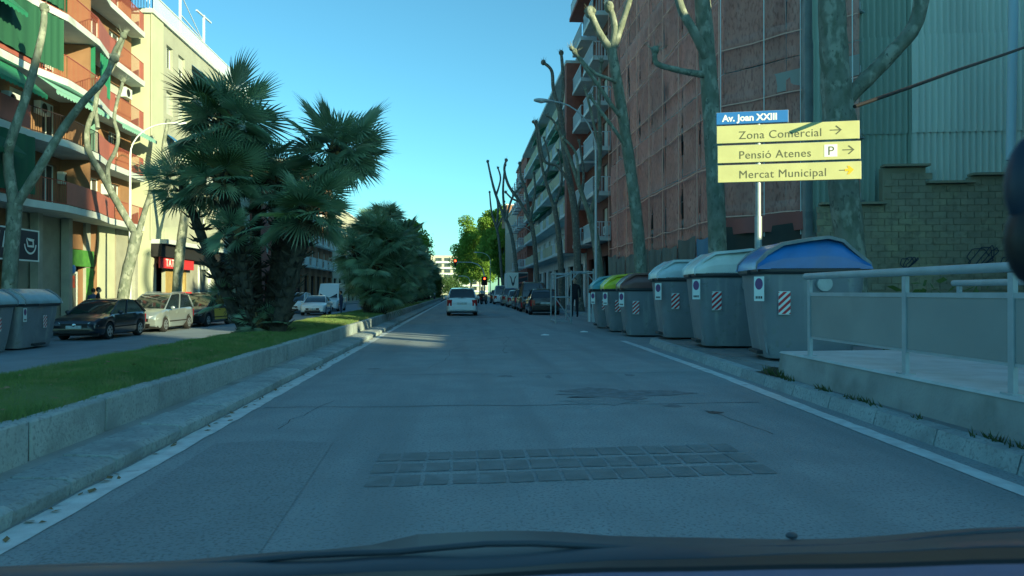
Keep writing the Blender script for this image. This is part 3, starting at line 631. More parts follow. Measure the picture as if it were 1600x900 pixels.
for y in (50, 54.5): fr.bar((BX - .6, y, 17.6), (BX - .6, y, 21.2), .13); fr.bar((BX - .6, y - 1.5, 21.0), (BX - .6, y + 1.5, 21.2), .1)
fr.bar((BX - .6, 50, 19.6), (BX - .6, 54.5, 19.3), .06); fr.bar((BX - .6, 50, 21), (BX - .6, 58, 17.7), .05); fr.build('roof_frame', 'whitebar', B, kind='stuff')
awning(B, BX + .0, 1, 50.4, 53.4, 16.4, .7, .9, 'bluecanvas'); awning(B, BX, 1, 46.2, 47.3, 10.9, .5, .6, 'bluecanvas'); awning(B, BX, 1, 50.4, 53.4, 13.6, .6, .8, 'bluecanvas')
for z in zs[1:]:
    s = MB().box(BX, BX + .75, 50.0, 53.8, z + .05, z + .25).build('balcony', 'slab', B); bars(MB(), [(BX + .7, 50.05), (BX + .7, 53.75)], z + .25, z + 1.2, .14).build('railing', 'whitebar', s, kind='stuff')
for a, b, c, d in g2: MB().box(BX - .9, BX - .84, a - .2, b + .2, c, d + .2).build('shop_interior', 'dark', B)
for a, b, c, d in g2[1:3]:
    f = MB().box(BX - .15, BX + .05, a, a + .3, c, d).box(BX - .15, BX + .05, b - .3, b, c, d).box(BX - .15, BX + .05, a + .3, b - .3, d - .25, d).build('shop_front', 'wood' if a < 50 else 'white', B)
    MB().box(BX - .1, BX - .09, a + .3, b - .3, c, d - .25).build('pane', 'panel_lit', f)
    MB().box(BX - .08, BX - .075, a + (1.5 if a < 50 else .35), a + (2.15 if a < 50 else 1.2), c + .3, c + (2.7 if a < 50 else 1.4)).build('poster', 'white' if a < 50 else 'poster', f)
MB().box(BX - .05, BX + .04, 46.12, 46.85, PZ, 3.3).build('shop_pier', 'wood', B); MB().box(BX, BX + .05, 49.5, 51.5, PZ, 3.3).build('shop_pier', 'beige', B)
MB().box(BX + .003, BX + .05, 44.02, 44.65, PZ, 3.3).build('shop_pier', 'cream', B)
rs = thing('red_shop_sign', 'red shop fascia with white letters under the cream building', 'sign', (BX + .5, 47, 3.0))
MB().box(BX + .36, BX + .45, 44.2, 49.6, 2.70, 3.34).build('board', 'shopred', rs)
put_text(rs, 'lettering', 'TATOCA', .62, 'white', (BX + .46, 45.0, 2.82), FX, bold=.01, space=1.15)
tag(MB().box(-16.6, -16.0, 44.6, 45.3, PZ, 1.3).build('red_kiosk', 'shopred', bevel=.03), 'small red vending box on the pavement before the red shop', 'vending box')
def plain(name, label, side, X, y0, y1, depth, zt, wall, nfl, ncol, bal=None, z0=None, win=(1.2, 1.35), frame='white', base=4.2, railm='whitebar', awn=None, gable=None, fh=2.85, zb=PZ):
    t = thing(name, label, 'building', (X, (y0 + y1) / 2, zb)); ops = []; st = (y1 - y0) / ncol; r = random.Random(name + str(y0))
    for f in range(nfl):
        for c in range(ncol):
            m = y0 + st * (c + .5); z = base + f * fh
            ops.append((m - win[0] / 2, m + win[0] / 2, z + (.25 if bal else .95), z + .95 + win[1]))
    g = [(y0 + st * (c + .18), y0 + st * (c + .82), zb + .03, base - .9) for c in range(ncol)]
    shell(t, X, side, y0, y1, depth, zb, zt, ops + g, wall, gable=gable)
    for o in ops: window(t, X, side, *o, .22, frame, r.choice([0, .3, .6, .9]))
    for a, b, c, d in g: lo, hi = sorted((X - side * .7, X - side * .65)); MB().box(lo, hi, a - .2, b + .2, c, d + .2).build('shop_interior', 'dark', t)
    lo, hi = sorted((X - side * depth, X + side * .2)); MB().box(lo, hi, y0 - .1, y1 + .1, zt, zt + .25).build('parapet', 'slab', t)
    if bal:
        for f in range(nfl):
            z = base + f * fh
            for c in range(ncol):
                a, b = y0 + st * (c + bal[0]), y0 + st * (c + bal[1]); lo, hi = sorted((X + side * .002, X + side * bal[2]))
                s = MB().box(lo, hi, a, b, z, z + .22).build('balcony', 'slab', t); xo = X + side * (bal[2] - .04)
                if bal[3] == 'bars': bars(MB(), [(X + side * .02, a + .03), (xo, a + .03), (xo, b - .03), (X + side * .02, b - .03)], z + .22, z + 1.2, .17, .03, .05).build('railing', railm, s, kind='stuff')
                else:
                    lo2, hi2 = sorted((xo - .05, xo)); k = r.random()
                    if k < .55: MB().box(lo2, hi2, a + .02, b - .02, z + .22, z + 1.1).build('panel', bal[3], s)
                    else:
                        MB().box(lo2, hi2, a + .02, (a + b) / 2, z + .22, z + 1.1).build('panel', bal[3], s)
                        bars(MB(), [(xo, (a + b) / 2), (xo, b - .03)], z + .22, z + 1.1, .17, .03, .05).build('railing', railm, s, kind='stuff')
                    bars(MB(), [(X + side * .02, a + .03), (xo, a + .03)], z + .22, z + 1.15, .17, .03, .05).build('railing', railm, s, kind='stuff')
                if awn and r.random() < .3: awning(t, X, side, a + .2, b - .2, z + fh - .05, .7, bal[2], awn)
                if r.random() < .25: aircon(t, X, side, a + .5, z + .4)
    return t
plain('brick_building', 'low red brick building between the two palm clumps', 1, -18.2, 66, 84, 12, 9.5, 'brickred', 2, 5, base=4.0)
plain('terracotta_building', 'terracotta apartment building far down the left pavement', 1, -18.5, 84.5, 108, 12, 16, 'brickorange', 4, 6, base=4.2, bal=(.15, .85, .9, 'bars'))
plain('pale_building', 'pale apartment building beyond the terracotta one on the left', 1, -18.5, 108.5, 150, 12, 14, 'farcream', 3, 9, base=4.2)
# ---- right row beyond the scaffold
D = plain('brown_brick_block', 'tall dark brown brick block with white balcony rails beside the netted scaffold', -1, 9.6, 46.4, 56.0, 14, 22.4, 'brickbrown', 6, 2, base=4.6, bal=(.1, .92, 1.15, 'bars'), fh=2.9, zb=.14, win=(1.6, 1.35))
MB().box(8.3, 9.6, 51.5, 56.2, 22.0, 22.25).build('roof_terrace', 'brickred', D); bars(MB(), [(9.5, 51.6), (8.4, 51.6), (8.4, 56)], 22.25, 23.2, .17, .03, .05).build('terrace_railing', 'whitebar', D, kind='stuff')
E = plain('terraced_white_block', 'pale apartment block with long ochre balconies on the right', -1, 9.5, 56.2, 96, 14, 19.4, 'whitepaint', 5, 8, base=4.4, bal=(.04, .98, 1.3, 'ochre'), awn='green', fh=2.9, zb=.14, win=(2.2, 1.35))
MB().box(8.0, 9.5, 56.1, 96.1, 18.8, 19.05).build('eave', 'slab', E); MB().box(8.05, 9.6, 56.0, 57.0, 4.3, 18.8).build('end_wall', 'brickred', E)
plain('red_brick_block', 'red brick apartment block beyond the pale terraced block', -1, 8.6, 96.3, 113, 14, 19.5, 'brickred', 5, 4, base=4.4, bal=(.3, .7, .9, 'bars'), zb=.14, gable='brickred')
G = plain('sand_building', 'sand coloured building with tall narrow windows far on the right', -1, 9.0, 113.5, 150, 14, 15.5, 'sand', 1, 16, base=4.4, fh=9.0, win=(.95, 7.2), zb=.14)
plain('far_brick_house', 'small terracotta house standing behind the tall window building', -1, 9.4, 150.5, 170, 12, 19.0, 'brickorange', 5, 5, base=4.2, zb=.14)
# rooftop antennas and chimneys on the right row
an = thing('roof_antenna', 'television antennas on the roof of the dark brick block', 'antenna', (9.0, 55.5, 22.2))
mb = MB(); mb.bar((9.0, 55.5, 22.2), (9.0, 55.5, 25.6), .05)
for z, L in ((25.4, 1.6), (24.6, 1.2), (23.9, 1.0)):
    mb.bar((9.0 - L, 55.5, z), (9.0 + L * .3, 55.5, z), .04)
    for k in range(6): mb.bar((9.0 - L + k * L * .22, 55.2, z), (9.0 - L + k * L * .22, 55.8, z), .025)
mb.build('mast', 'metal', an, kind='stuff')
ds = thing('satellite_dish', 'white satellite dish on the edge of the brown roof terrace', 'satellite dish', (8.5, 52.5, 22.2))
MB().bar((8.5, 52.5, 22.2), (8.5, 52.5, 24.0), .05).build('pole', 'metal', ds)
rings = [[(8.45 - .18 * (1 - q * q), 52.4 + .55 * q * math.cos(t), 24.2 + .55 * q * math.sin(t)) for t in [k * .4488 for k in range(14)]] for q in (.02, .35, .7, 1.0)]
MB().loft(rings, True, False).build('dish', 'white', ds, smooth=60)
for i, (y, h) in enumerate(((62, 1.6), (70, 1.2), (79, 1.5), (88, 1.8))): MB().box(9.8, 10.6, y, y + .8, 19.6, 19.65 + h).build('chimney', 'sand', E, bevel=.02)
# ---- far end
FB = thing('far_apartment_slab', 'distant cream apartment slab closing the end of the avenue', 'building', (-16, 380, -.3))
MB().box(-42, 14, 382, 396, -.3, 20).build('wall', 'farcream', FB); MB().box(-26, -18, 380, 396, -.3, 24.5).build('stair_tower', 'farcream', FB)
for f in range(6):
    for k in range(12):
        x = -40 + k * 4.5
        if -27.5 < x < -17: continue
        wd = MB().box(x, x + 3.2, 381.85, 382.02, 2.2 + f * 3.0, 3.8 + f * 3.0).build('window', 'pane', FB)
    MB().box(-42, -26.1, 380.9, 381.98, 1.1 + f * 3, 1.9 + f * 3).build('balcony', 'whitepaint', FB); MB().box(-17.9, 14, 380.9, 381.98, 1.1 + f * 3, 1.9 + f * 3).build('balcony', 'whitepaint', FB)
for f in range(7): MB().box(-23.2, -20.8, 379.85, 380.02, 2.2 + f * 3, 3.6 + f * 3).build('window', 'pane', FB)
# ---- unseen blocks added on the right to shade the road, leaving one low gap
plain('added_tall_shade_block', 'tall unseen block added on the right behind the driver to shade the road', -1, 50.0, -110, -56.3, 16, 38, 'beige', 11, 12, base=4.4, zb=.14)
plain('added_low_sun_gap_block', 'low unseen block added on the right to let a strip of sun over its flat roof', -1, 14.0, -2.5, 6.0, 14, 5.1, 'conc', 1, 1, base=3.2, fh=2, win=(1.5, .5), zb=.14)
plain('added_sun_gap_end_block', 'unseen block added on the right to close the far side of the sun gap', -1, 14.0, 6.2, 13.0, 11, 11.0, 'beige', 2, 2, base=3.6, zb=.14)
plain('added_side_shade_block', 'tall unseen block added to keep the sun off the corrugated wall and netting', -1, 30.0, -2.5, 19.0, 14, 19.2, 'brickred', 5, 4, base=4.0, zb=.14)
mb = MB(); mb.bar((14.0, 3.3, 5.2), (14.0, 3.3, 6.6), .35); mb.bar((14.0, 5.6, 5.2), (14.0, 5.6, 5.9), .25); tag(mb.build('sun_gap_stubs', 'brickred'), 'pair of unseen stubs added to notch the edge of the sun gap', 'chimney')  # unseen stubs added to break up the edge of the sun strip

# ---- netted building with chamfered corner
N = thing('netted_building', 'building under works wrapped in reddish brown scaffold netting', 'building', (9.9, 36, .14))
c0 = Vector((10.3, 26.4)); c1 = Vector((12.9, 23.0))
MB().prism([(10.3, 46.2), (10.3, 26.4), (13.2, 22.9), (26, 22.9), (26, 46.2)], .14, 27).build('wall', mat('works_wall', (.80, .46, .36), (.68, .38, .30), scale=.8, rough=.9), N)
nd = (c1 - c0).normalized(); nn = Vector((-nd.y, nd.x)) * -1
if nn.x > 0: nn = -nn
# floor slabs, windows and pale lintels behind the net
for f in range(8):
    z = 3.5 + f * 2.95
    MB().box(9.78, 10.32, 26.6, 46.2, z, z + .28).build('floor_band', 'slab', N)
    a = c0 + nd * .2 + nn * .02; b = c1 + nn * .02; panel(MB(), tuple(a), tuple(b), z, z + .30, .7).build('floor_band', 'slab', N)
    for k in range(7):
        y = 28.2 + k * 2.6; MB().box(10.2, 10.29, y, y + 1.2, z + 1.2, z + 2.55).build('window', 'dark', N)
    a = c0 + nd * 1.3 + nn * .03; b = c0 + nd * 2.7 + nn * .03; panel(MB(), tuple(a), tuple(b), z + .9, z + 2.5, .1).build('window', 'dark', N)
sc = thing('scaffold', 'galvanised scaffold frame standing behind the reddish netting', 'scaffold', (9.6, 36, .14))
def off(p, d): return (p[0] + nn.x * d, p[1] + nn.y * d)
for k in range(9):
    y = 26.3 + k * 2.5; MB().tube([(9.62, y, .14), (9.62, y, 27)], .03, 6).build('standard', 'metal', sc, smooth=60); MB().tube([(10.1, y, .14), (10.1, y, 27)], .03, 6).build('standard', 'metal', sc, smooth=60)
q0 = Vector((9.62, 26.3)); q1 = q0 + (c1 - c0) * 1.14
for k in range(3):
    p = q0.lerp(q1, k / 2 * .96); MB().tube([(p.x, p.y, .14), (p.x, p.y, 27)], .03, 6).build('standard', 'metal', sc, smooth=60)
for f in range(13):
    z = 2.2 + f * 2.0
    MB().box(9.62, 10.1, 26.4, 46.3, z - .05, z).build('deck', 'metal', sc); MB().tube([(9.6, 26.3, z + 1), (9.6, 46.3, z + 1)], .025, 6).build('ledger', 'metal', sc)
    panel(MB(), tuple(q0 + nd * .1 - nn * .12), tuple(q1 - nn * .12), z - .05, z, .24).build('deck', 'metal', sc); MB().tube([(q0.x, q0.y, z + 1), (q1.x, q1.y, z + 1)], .025, 6).build('ledger', 'metal', sc)
    MB().box(9.57, 9.60, 26.4, 46.3, z, z + .20).build('toe_board', 'concpale', sc); panel(MB(), tuple(q0 + nn * .06), tuple(q1 + nn * .06), z, z + .22, .03).build('toe_board', 'concpale', sc)
    if f % 2: p = q0.lerp(q1, .05); q = q0.lerp(q1, .45); MB().tube([(p.x, p.y, z), (q.x, q.y, z + 2)], .02, 6).build('brace', 'metal', sc)
net = thing('scaffold_netting', 'reddish brown debris netting hung on the scaffold above the tarps', 'netting', (9.45, 36, 3.2))
def net_sheet(p, q, z0, z1, seed, nrm):
    r = random.Random(seed); n, m_ = 8, 7; vs = []; ph = r.uniform(0, 6)
    for j in range(m_ + 1):
        for i in range(n + 1):
            a = i / n; b = j / m_; e = math.sin(math.pi * a) * math.sin(math.pi * b)
            d = e * (.10 + .06 * r.uniform(-1, 1)) + .06 * math.sin(a * 9 + ph + b * 2) * math.sin(math.pi * b) + .015 * math.sin(a * 23 + b * 5)
            x = p[0] + (q[0] - p[0]) * (.004 + .992 * a); y = p[1] + (q[1] - p[1]) * (.004 + .992 * a)
            vs.append((x + nrm[0] * d, y + nrm[1] * d, z0 + .01 + (z1 - z0 - .02) * b - .03 * math.sin(math.pi * a) * (1 if j else 0)))
    MB().add(vs, [(j * (n + 1) + i, j * (n + 1) + i + 1, (j + 1) * (n + 1) + i + 1, (j + 1) * (n + 1) + i) for j in range(m_) for i in range(n)]).build('net_sheet', 'net', net, smooth=80)
for f in range(8):
    z0 = 3.2 + f * 3.0
    for k in range(8): net_sheet((9.5, 26.2 + k * 2.5), (9.5, 28.7 + k * 2.5), z0, z0 + 3.0, f * 20 + k, (-1, 0))
    for k in range(2):
        na = Vector((9.5, 26.2)); nb = na + (q1 - q0); a = na.lerp(nb, k / 2); b = na.lerp(nb, (k + 1) / 2); net_sheet(tuple(a), tuple(b), z0, z0 + 3.0, f * 31 + k, (nn.x, nn.y))
for i, (y, z, h) in enumerate(((33.4, 10.4, 1.0), (33.6, 7.3, .9), (33.3, 4.6, 1.1), (33.5, 13.0, .9), (38.6, 5.6, .8), (30.9, 5.0, .7))):
    MB().add([(9.36, y + .09 * math.cos(t), z + h * .6 * math.sin(t)) for t in [k * .5236 for k in range(12)]], [tuple(range(12))]).build('tear', 'dark', net)
for k in range(9): MB().tube([(9.34, 26.2 + k * 2.5, 3.2), (9.34, 26.2 + k * 2.5, 27)], .02, 5).build('lacing_cord', 'netband', net)
nb = Vector((9.5, 26.2)) + (q1 - q0)
br = random.Random(8)
for f in range(12):
    z = 4.0 + f * 2.0
    MB().tube([(9.34 + br.uniform(-.02, .01), 26.2 + k * 1.25, z - .05 * (k % 2) + br.uniform(-.03, .03)) for k in range(17)], .026, 5).build('band', 'netband', net)
    na = Vector((9.5, 26.2)) + nn * .15; ne = nb + nn * .15; MB().tube([(*na.lerp(ne, k / 4), z - .04 * (k % 2)) for k in range(5)], .026, 5).build('band', 'netband', net)
    if f in (2, 5): panel(MB(), tuple(na.lerp(ne, .3) - nn * .13), tuple(ne - nn * .13), z + .1, z + .75, .02).build('band', 'soffit', net)
for k in (.0, .35, .62, .97):
    p = Vector((9.5, 26.2)).lerp(nb, k) + nn * .17; MB().tube([(p.x, p.y, 3.2), (p.x, p.y, 27)], .018, 5).build('lacing_cord', 'white', net)
hd = thing('tarp_hoarding', 'grey green tarpaulin hoarding along the foot of the netted scaffold', 'hoarding', (9.3, 36, .14))
def tarp(p, q, z0, z1, m, seed, amp=.05):
    r = random.Random(seed); n = 16; lo = []; mi = []; hi = []
    for i in range(n + 1):
        a = i / n; d = amp * math.sin(a * 11 + r.uniform(0, 1)) + amp * .6 * r.uniform(-1, 1); x = p[0] + (q[0] - p[0]) * a; y = p[1] + (q[1] - p[1]) * a
        nx, ny = -(q[1] - p[1]), q[0] - p[0]; L = math.hypot(nx, ny); nx /= L; ny /= L
        lo.append((x + nx * d * 1.5, y + ny * d * 1.5, z0)); mi.append((x + nx * d, y + ny * d, (z0 + z1) / 2)); hi.append((x + nx * d * .2, y + ny * d * .2, z1 + .05 * math.sin(a * 7 + seed)))
    MB().loft([lo, mi, hi], False, False).build('tarp', m, hd, smooth=70)
for k in range(8): tarp((9.22, 26.0 + k * 2.5), (9.22, 28.45 + k * 2.5), .15, 3.35 + .12 * math.sin(k * 2), 'bluetarp' if k == 0 else 'tarp', k)
qa = q0 + nn * .28; qb = q1 + nn * .28
tarp(tuple(qa), tuple(qa.lerp(qb, .9)), .15, 3.6, 'darktarp', 21, .08)
tarp(tuple(qa + nn * .05), tuple(qa.lerp(qb, .75) + nn * .05), 3.35, 3.95, 'pinktarp', 22, .1); tarp(tuple(qa.lerp(qb, .78) + nn * .04), tuple(qa.lerp(qb, .92) + nn * .04), 2.3, 3.9, 'pinktarp', 23, .1)

# ---- corrugated building and block wall
K = thing('corrugated_building', 'building with green corrugated metal sheeting on the right', 'building', (15, 22.4, .14))
def Kp(x, d=0): return (x + .14 * d, 22.9 - .16 * (x - 11.6) - d)
MB().add([(*Kp(11.2, -.3), .14), (*Kp(24, -.3), .14), (30, 34, .14), (13.3, 34, .14), (*Kp(11.2, -.3), 16), (*Kp(24, -.3), 16), (30, 34, 16), (13.3, 34, 16)],
         [(0, 1, 5, 4), (1, 2, 6, 5), (2, 3, 7, 6), (3, 0, 4, 7), (4, 5, 6, 7)]).build('wall', 'conc', K)
def corr(x0, x1, z0, z1, d, m, pitch=.19):
    n = int((x1 - x0) / pitch * 8); lo = []; hi = []
    for i in range(n + 1):
        x = x0 + (x1 - x0) * i / n; w_ = d + .062 * math.cos(2 * math.pi * (x - 11) / pitch); p = Kp(x, w_); lo.append((*p, z0)); hi.append((*p, z1))
    MB().loft([lo, hi], False, False).build('corrugated_sheet', m, K, smooth=80)
rows = [(3.2, 6.35), (6.3, 9.35), (9.3, 12.4), (12.35, 15.6)]
for j, (z0, z1) in enumerate(rows):
    x = 11.2
    while x < 14.1: corr(x, min(x + 1.02, 14.15), z0, z1 + .03, .02 + .045 * (j % 2) + .004 * (round(x * 3) % 3), 'corr'); x += .98
    x = 14.1
    while x < 23: corr(x, x + 1.02, z0, z1 + .03, .20 + .045 * (j % 2) + .004 * (round(x * 3) % 3), 'corrpale'); x += .98
p = Kp(14.1, .0); q = Kp(14.1, .2); MB().add([(*p, 3.2), (*q, 3.2), (*q, 15.6), (*p, 15.6)], [(0, 1, 2, 3)]).build('step_flashing', 'corr', K)
p = ray(1585, 200, 20.2); MB().tube([(p.x - .1, p.y, 4.9), (p.x, p.y, 9), (p.x - .15, p.y, 16)], .12, 10).build('downpipe', mat('pale_pipe', (.42, .56, .60), rough=.5), K, smooth=60)
W = thing('block_wall', 'stained concrete block wall with stepped top below the corrugated sheeting', 'wall', (15, 22, .14))
def Wp(x, d=0): return (x + .14 * d, 22.2 - .16 * (x - 11.6) - d)
tops = [(11.2, 13.05, 4.0), (13.05, 14.3, 5.15), (14.3, 15.6, 4.62), (15.6, 18.2, 4.85), (18.2, 24, 5.0)]
for a, b, z in tops: panel(MB(), Wp(a, -.16), Wp(b, -.16), .14, z - .02, .3).build('core', 'mortar', W)
bmesh_ = MB().box(-.196, .196, -.022, .05, 0, .192).mesh('block', 'block', bevel=.008); wr = random.Random(9)
ang = math.atan2(-.16, 1)
for j in range(24):
    for i in range(21):
        x = 11.25 + i * .4 + (.2 if j % 2 else 0); z = .16 + j * .2
        t_ = [t for a, b, t in tops if a <= x < b]
        if not t_ or z + .19 > t_[0] or x > 19.2 or z < 1.3: continue
        p = Wp(x, 0); o = link('block', bmesh_, W, (p[0] - 15, p[1] - 22 + wr.uniform(-.012, .012), z - .14)); o.rotation_euler.z = ang
for i, (a, b, z) in enumerate(tops[:4]): panel(MB(), Wp(a - .05, .0), Wp(b + .02, .0), z, z + .07, .42).build('coping', 'mortar', W)
# spray-painted scribbles
gr = thing('graffiti', 'dark spray painted scribbles low on the block wall', 'graffiti', (17, 21.2, 2)); gm = random.Random(3)
for cx, cz, s in ((15.7, 2.3, .42), (16.5, 2.15, .30), (17.35, 2.25, .22), (13.6, 2.2, .2)):
    pts = []; a = 0
    for k in range(46):
        a += gm.uniform(.15, .75); pts.append((cx + s * math.cos(a) * gm.uniform(.6, 1) + k * .006, cz + s * math.sin(a * 1.07) * gm.uniform(.55, 1)))
    mb = MB()
    for (x0, z0), (x1, z1) in zip(pts[:-1], pts[1:]):
        L = math.hypot(x1 - x0, z1 - z0) or 1; ex, ez = -(z1 - z0) / L * .014, (x1 - x0) / L * .014
        mb.quad(*[(*Wp(x, .07), z) for x, z in ((x0 + ex, z0 + ez), (x1 + ex, z1 + ez), (x1 - ex, z1 - ez), (x0 - ex, z0 - ez))])
    mb.build('scribble', 'spray', gr)

# ================================================================== TREES
def limb_pts(a, b, n, wob, r):
    a = Vector(a); b = Vector(b); d = b - a; s = d.orthogonal().normalized(); t = d.normalized().cross(s); ph = r.uniform(0, 6); L = d.length; out = []
    for i in range(n + 1):
        q = i / n; e = math.sin(math.pi * q) * wob * L
        out.append(a + d * q + s * e * math.sin(q * 5 + ph) + t * e * math.cos(q * 4 + ph))
    return out
def knuckle(t, p, rad, r, m):
    mb = MB(); mb.ball(p, (rad * 1.5, rad * 1.5, rad * 1.7), 8, 6)
    for k in range(6): mb.ball(Vector(p) + Vector((r.uniform(-1, 1), r.uniform(-1, 1), r.uniform(-.5, 1))) * rad * .9, rad * r.uniform(.5, .8), 7, 5)
    o = mb.build('knuckle', m, t, smooth=70); tw = MB()
    for k in range(11):
        d = Vector((r.uniform(-1, 1), r.uniform(-1, 1), r.uniform(0, 1.3))).normalized() * r.uniform(.12, .35); tw.tube([p, Vector(p) + d * .6, Vector(p) + d + Vector((0, 0, .05))], [.012, .008, .004], 4)
    tw.build('twigs', m, t, kind='stuff')
def pruned_tree(name, label, trunk, trad, limbs, m='bark', seed=1, group='bare pollarded plane trees along the avenue', wob=.03):
    """trunk: list of points with radii; limbs: (list of points, r0, r1)"""
    r = random.Random(seed); t = thing(name, label, 'tree', trunk[0], 0, group)
    def smooth(pts, rads, sub=5):
        P = [Vector(p) for p in pts]; o = []; q = []
        for i in range(len(P) - 1):
            p0 = P[max(i - 1, 0)]; p1 = P[i]; p2 = P[i + 1]; p3 = P[min(i + 2, len(P) - 1)]
            for k in range(sub):
                s = k / sub
                o.append(.5 * ((2 * p1) + (p2 - p0) * s + (2 * p0 - 5 * p1 + 4 * p2 - p3) * s * s + (3 * p1 - p0 - 3 * p2 + p3) * s ** 3))
                q.append((rads[i] + (rads[i + 1] - rads[i]) * s) * (1 + r.uniform(-.05, .05)))
        o.append(P[-1]); q.append(rads[-1]); return o, q
    rads = trad if len(trad) == len(trunk) else [trad[0] + (trad[-1] - trad[0]) * i / (len(trunk) - 1) for i in range(len(trunk))]
    p, q = smooth(trunk, rads); q[0] *= 1.35; q[1] *= 1.12
    MB().tube(p, q, 14).build('trunk', m, t, smooth=70)
    for k in range(4):
        j = r.randrange(len(p) // 4, len(p) - 2); a = r.uniform(0, 6.28); c = p[j] + Vector((math.cos(a), math.sin(a), 0)) * q[j] * .85
        MB().ball(c, (q[j] * .35, q[j] * .35, q[j] * .45), 8, 6).build('burl', m, t, smooth=70)
    for L in limbs:
        pts, r0, r1 = L[:3]; rr_ = [r0 + (r1 - r0) * i / (len(pts) - 1) for i in range(len(pts))]
        a, b = smooth(pts, rr_, 6); MB().tube(a, b, 9).build('limb', m, t, smooth=70)
        if len(L) < 4: knuckle(t, a[-1], r1 * 1.15, r, m)
    return t
gpt = lambda u, v, zc: tuple(ray(u, v, zc))
# left pavement trees
def base(u, zc, z): p = ray(u, HZ, zc); return (p.x, p.y, z)
z1 = 27.0
pruned_tree('plane_tree', 'bare plane tree at far left, its trunk before the navy shop sign',
    [base(14, z1, PZ), gpt(16, 420, z1), gpt(22, 340, z1), gpt(22, 318, z1)], [.27, .25, .24, .27],
    [([gpt(22, 322, z1), gpt(12, 250, z1), gpt(18, 215, z1 - .2), gpt(40, 150, z1), gpt(55, 95, z1), gpt(66, 45, z1), gpt(68, 12, z1)], .19, .10),
     ([gpt(24, 322, z1), gpt(60, 265, z1), gpt(95, 205, z1 + .3), gpt(130, 158, z1), gpt(160, 125, z1), gpt(178, 90, z1)], .17, .10),
     ([gpt(168, 115, z1), gpt(178, 80, z1), gpt(192, 55, z1)], .10, .07)], seed=2)
z2 = 33.5
pruned_tree('plane_tree', 'leaning forked plane tree beside the white lamp post on the left',
    [base(188, z2, PZ), gpt(196, 440, z2), gpt(208, 390, z2), gpt(214, 362, z2)], [.27, .25, .24, .25],
    [([gpt(212, 366, z2), gpt(185, 320, z2), gpt(160, 275, z2), gpt(138, 235, z2), gpt(136, 200, z2), gpt(148, 165, z2), gpt(152, 135, z2)], .17, .09),
     ([gpt(216, 364, z2), gpt(226, 330, z2), gpt(236, 290, z2 - .3), gpt(222, 262, z2)], .14, .08),
     ([gpt(172, 298, z2), gpt(168, 262, z2), gpt(180, 235, z2), gpt(184, 212, z2), gpt(178, 180, z2), gpt(192, 125, z2)], .10, .07),
     ([gpt(152, 200, z2), gpt(150, 150, z2 + .4), gpt(178, 100, z2 + .4), gpt(195, 50, z2 + .3)], .10, .07)], seed=3)
z3 = 41.0
pruned_tree('plane_tree', 'sunlit straight plane tree before the shop fronts left of the big palm',
    [base(274, z3, PZ), gpt(278, 430, z3), gpt(284, 370, z3), gpt(290, 330, z3)], [.28, .26, .25, .25],
    [([gpt(289, 335, z3), gpt(270, 280, z3), gpt(255, 240, z3), gpt(262, 190, z3)], .16, .09), ([gpt(290, 335, z3), gpt(315, 280, z3), gpt(325, 220, z3)], .15, .09)], seed=4)
# right pavement trees
za = 16.2
pruned_tree('plane_tree', 'thick mottled plane trunk behind the blue lidded bin, forked to the right',
    [base(1332, za, .14), gpt(1330, 400, za), gpt(1318, 290, za), gpt(1312, 190, za), gpt(1306, 120, za), gpt(1300, 0, za), gpt(1296, -150, za)], [.32, .30, .31, .36, .30, .29, .24],
    [([gpt(1312, 165, za), gpt(1348, 130, za - .1), gpt(1392, 85, za - .2), gpt(1430, 40, za - .3), gpt(1445, -20, za - .3), gpt(1470, -120, za - .3)], .18, .145),
     ([gpt(1296, -150, za), gpt(1250, -260, za), gpt(1260, -380, za)], .15, .10), ([gpt(1296, -150, za), gpt(1330, -270, za), gpt(1320, -380, za)], .14, .09)], seed=5)
zb_ = 18.6
pruned_tree('plane_tree', 'straight plane tree behind the street sign, one stub to the left',
    [base(1122, zb_, .14), gpt(1121, 390, zb_), gpt(1117, 270, zb_), gpt(1110, 150, zb_), gpt(1103, 60, zb_), gpt(1096, -30, zb_), gpt(1092, -110, zb_)], [.25, .23, .22, .22, .21, .20, .18],
    [([gpt(1108, 100, zb_), gpt(1098, 75, zb_ - .2), gpt(1080, 40, zb_ - .3), gpt(1066, 15, zb_ - .3), gpt(1050, -40, zb_ - .3)], .13, .10),
     ([gpt(1112, 118, zb_), gpt(1085, 114, zb_ - .2), gpt(1055, 108, zb_ - .3), gpt(1026, 98, zb_ - .3), gpt(1024, 78, zb_ - .3)], .09, .06),
     ([gpt(1092, -110, zb_), gpt(1120, -200, zb_), gpt(1110, -290, zb_)], .13, .09)], seed=6)
zc_ = 27.2
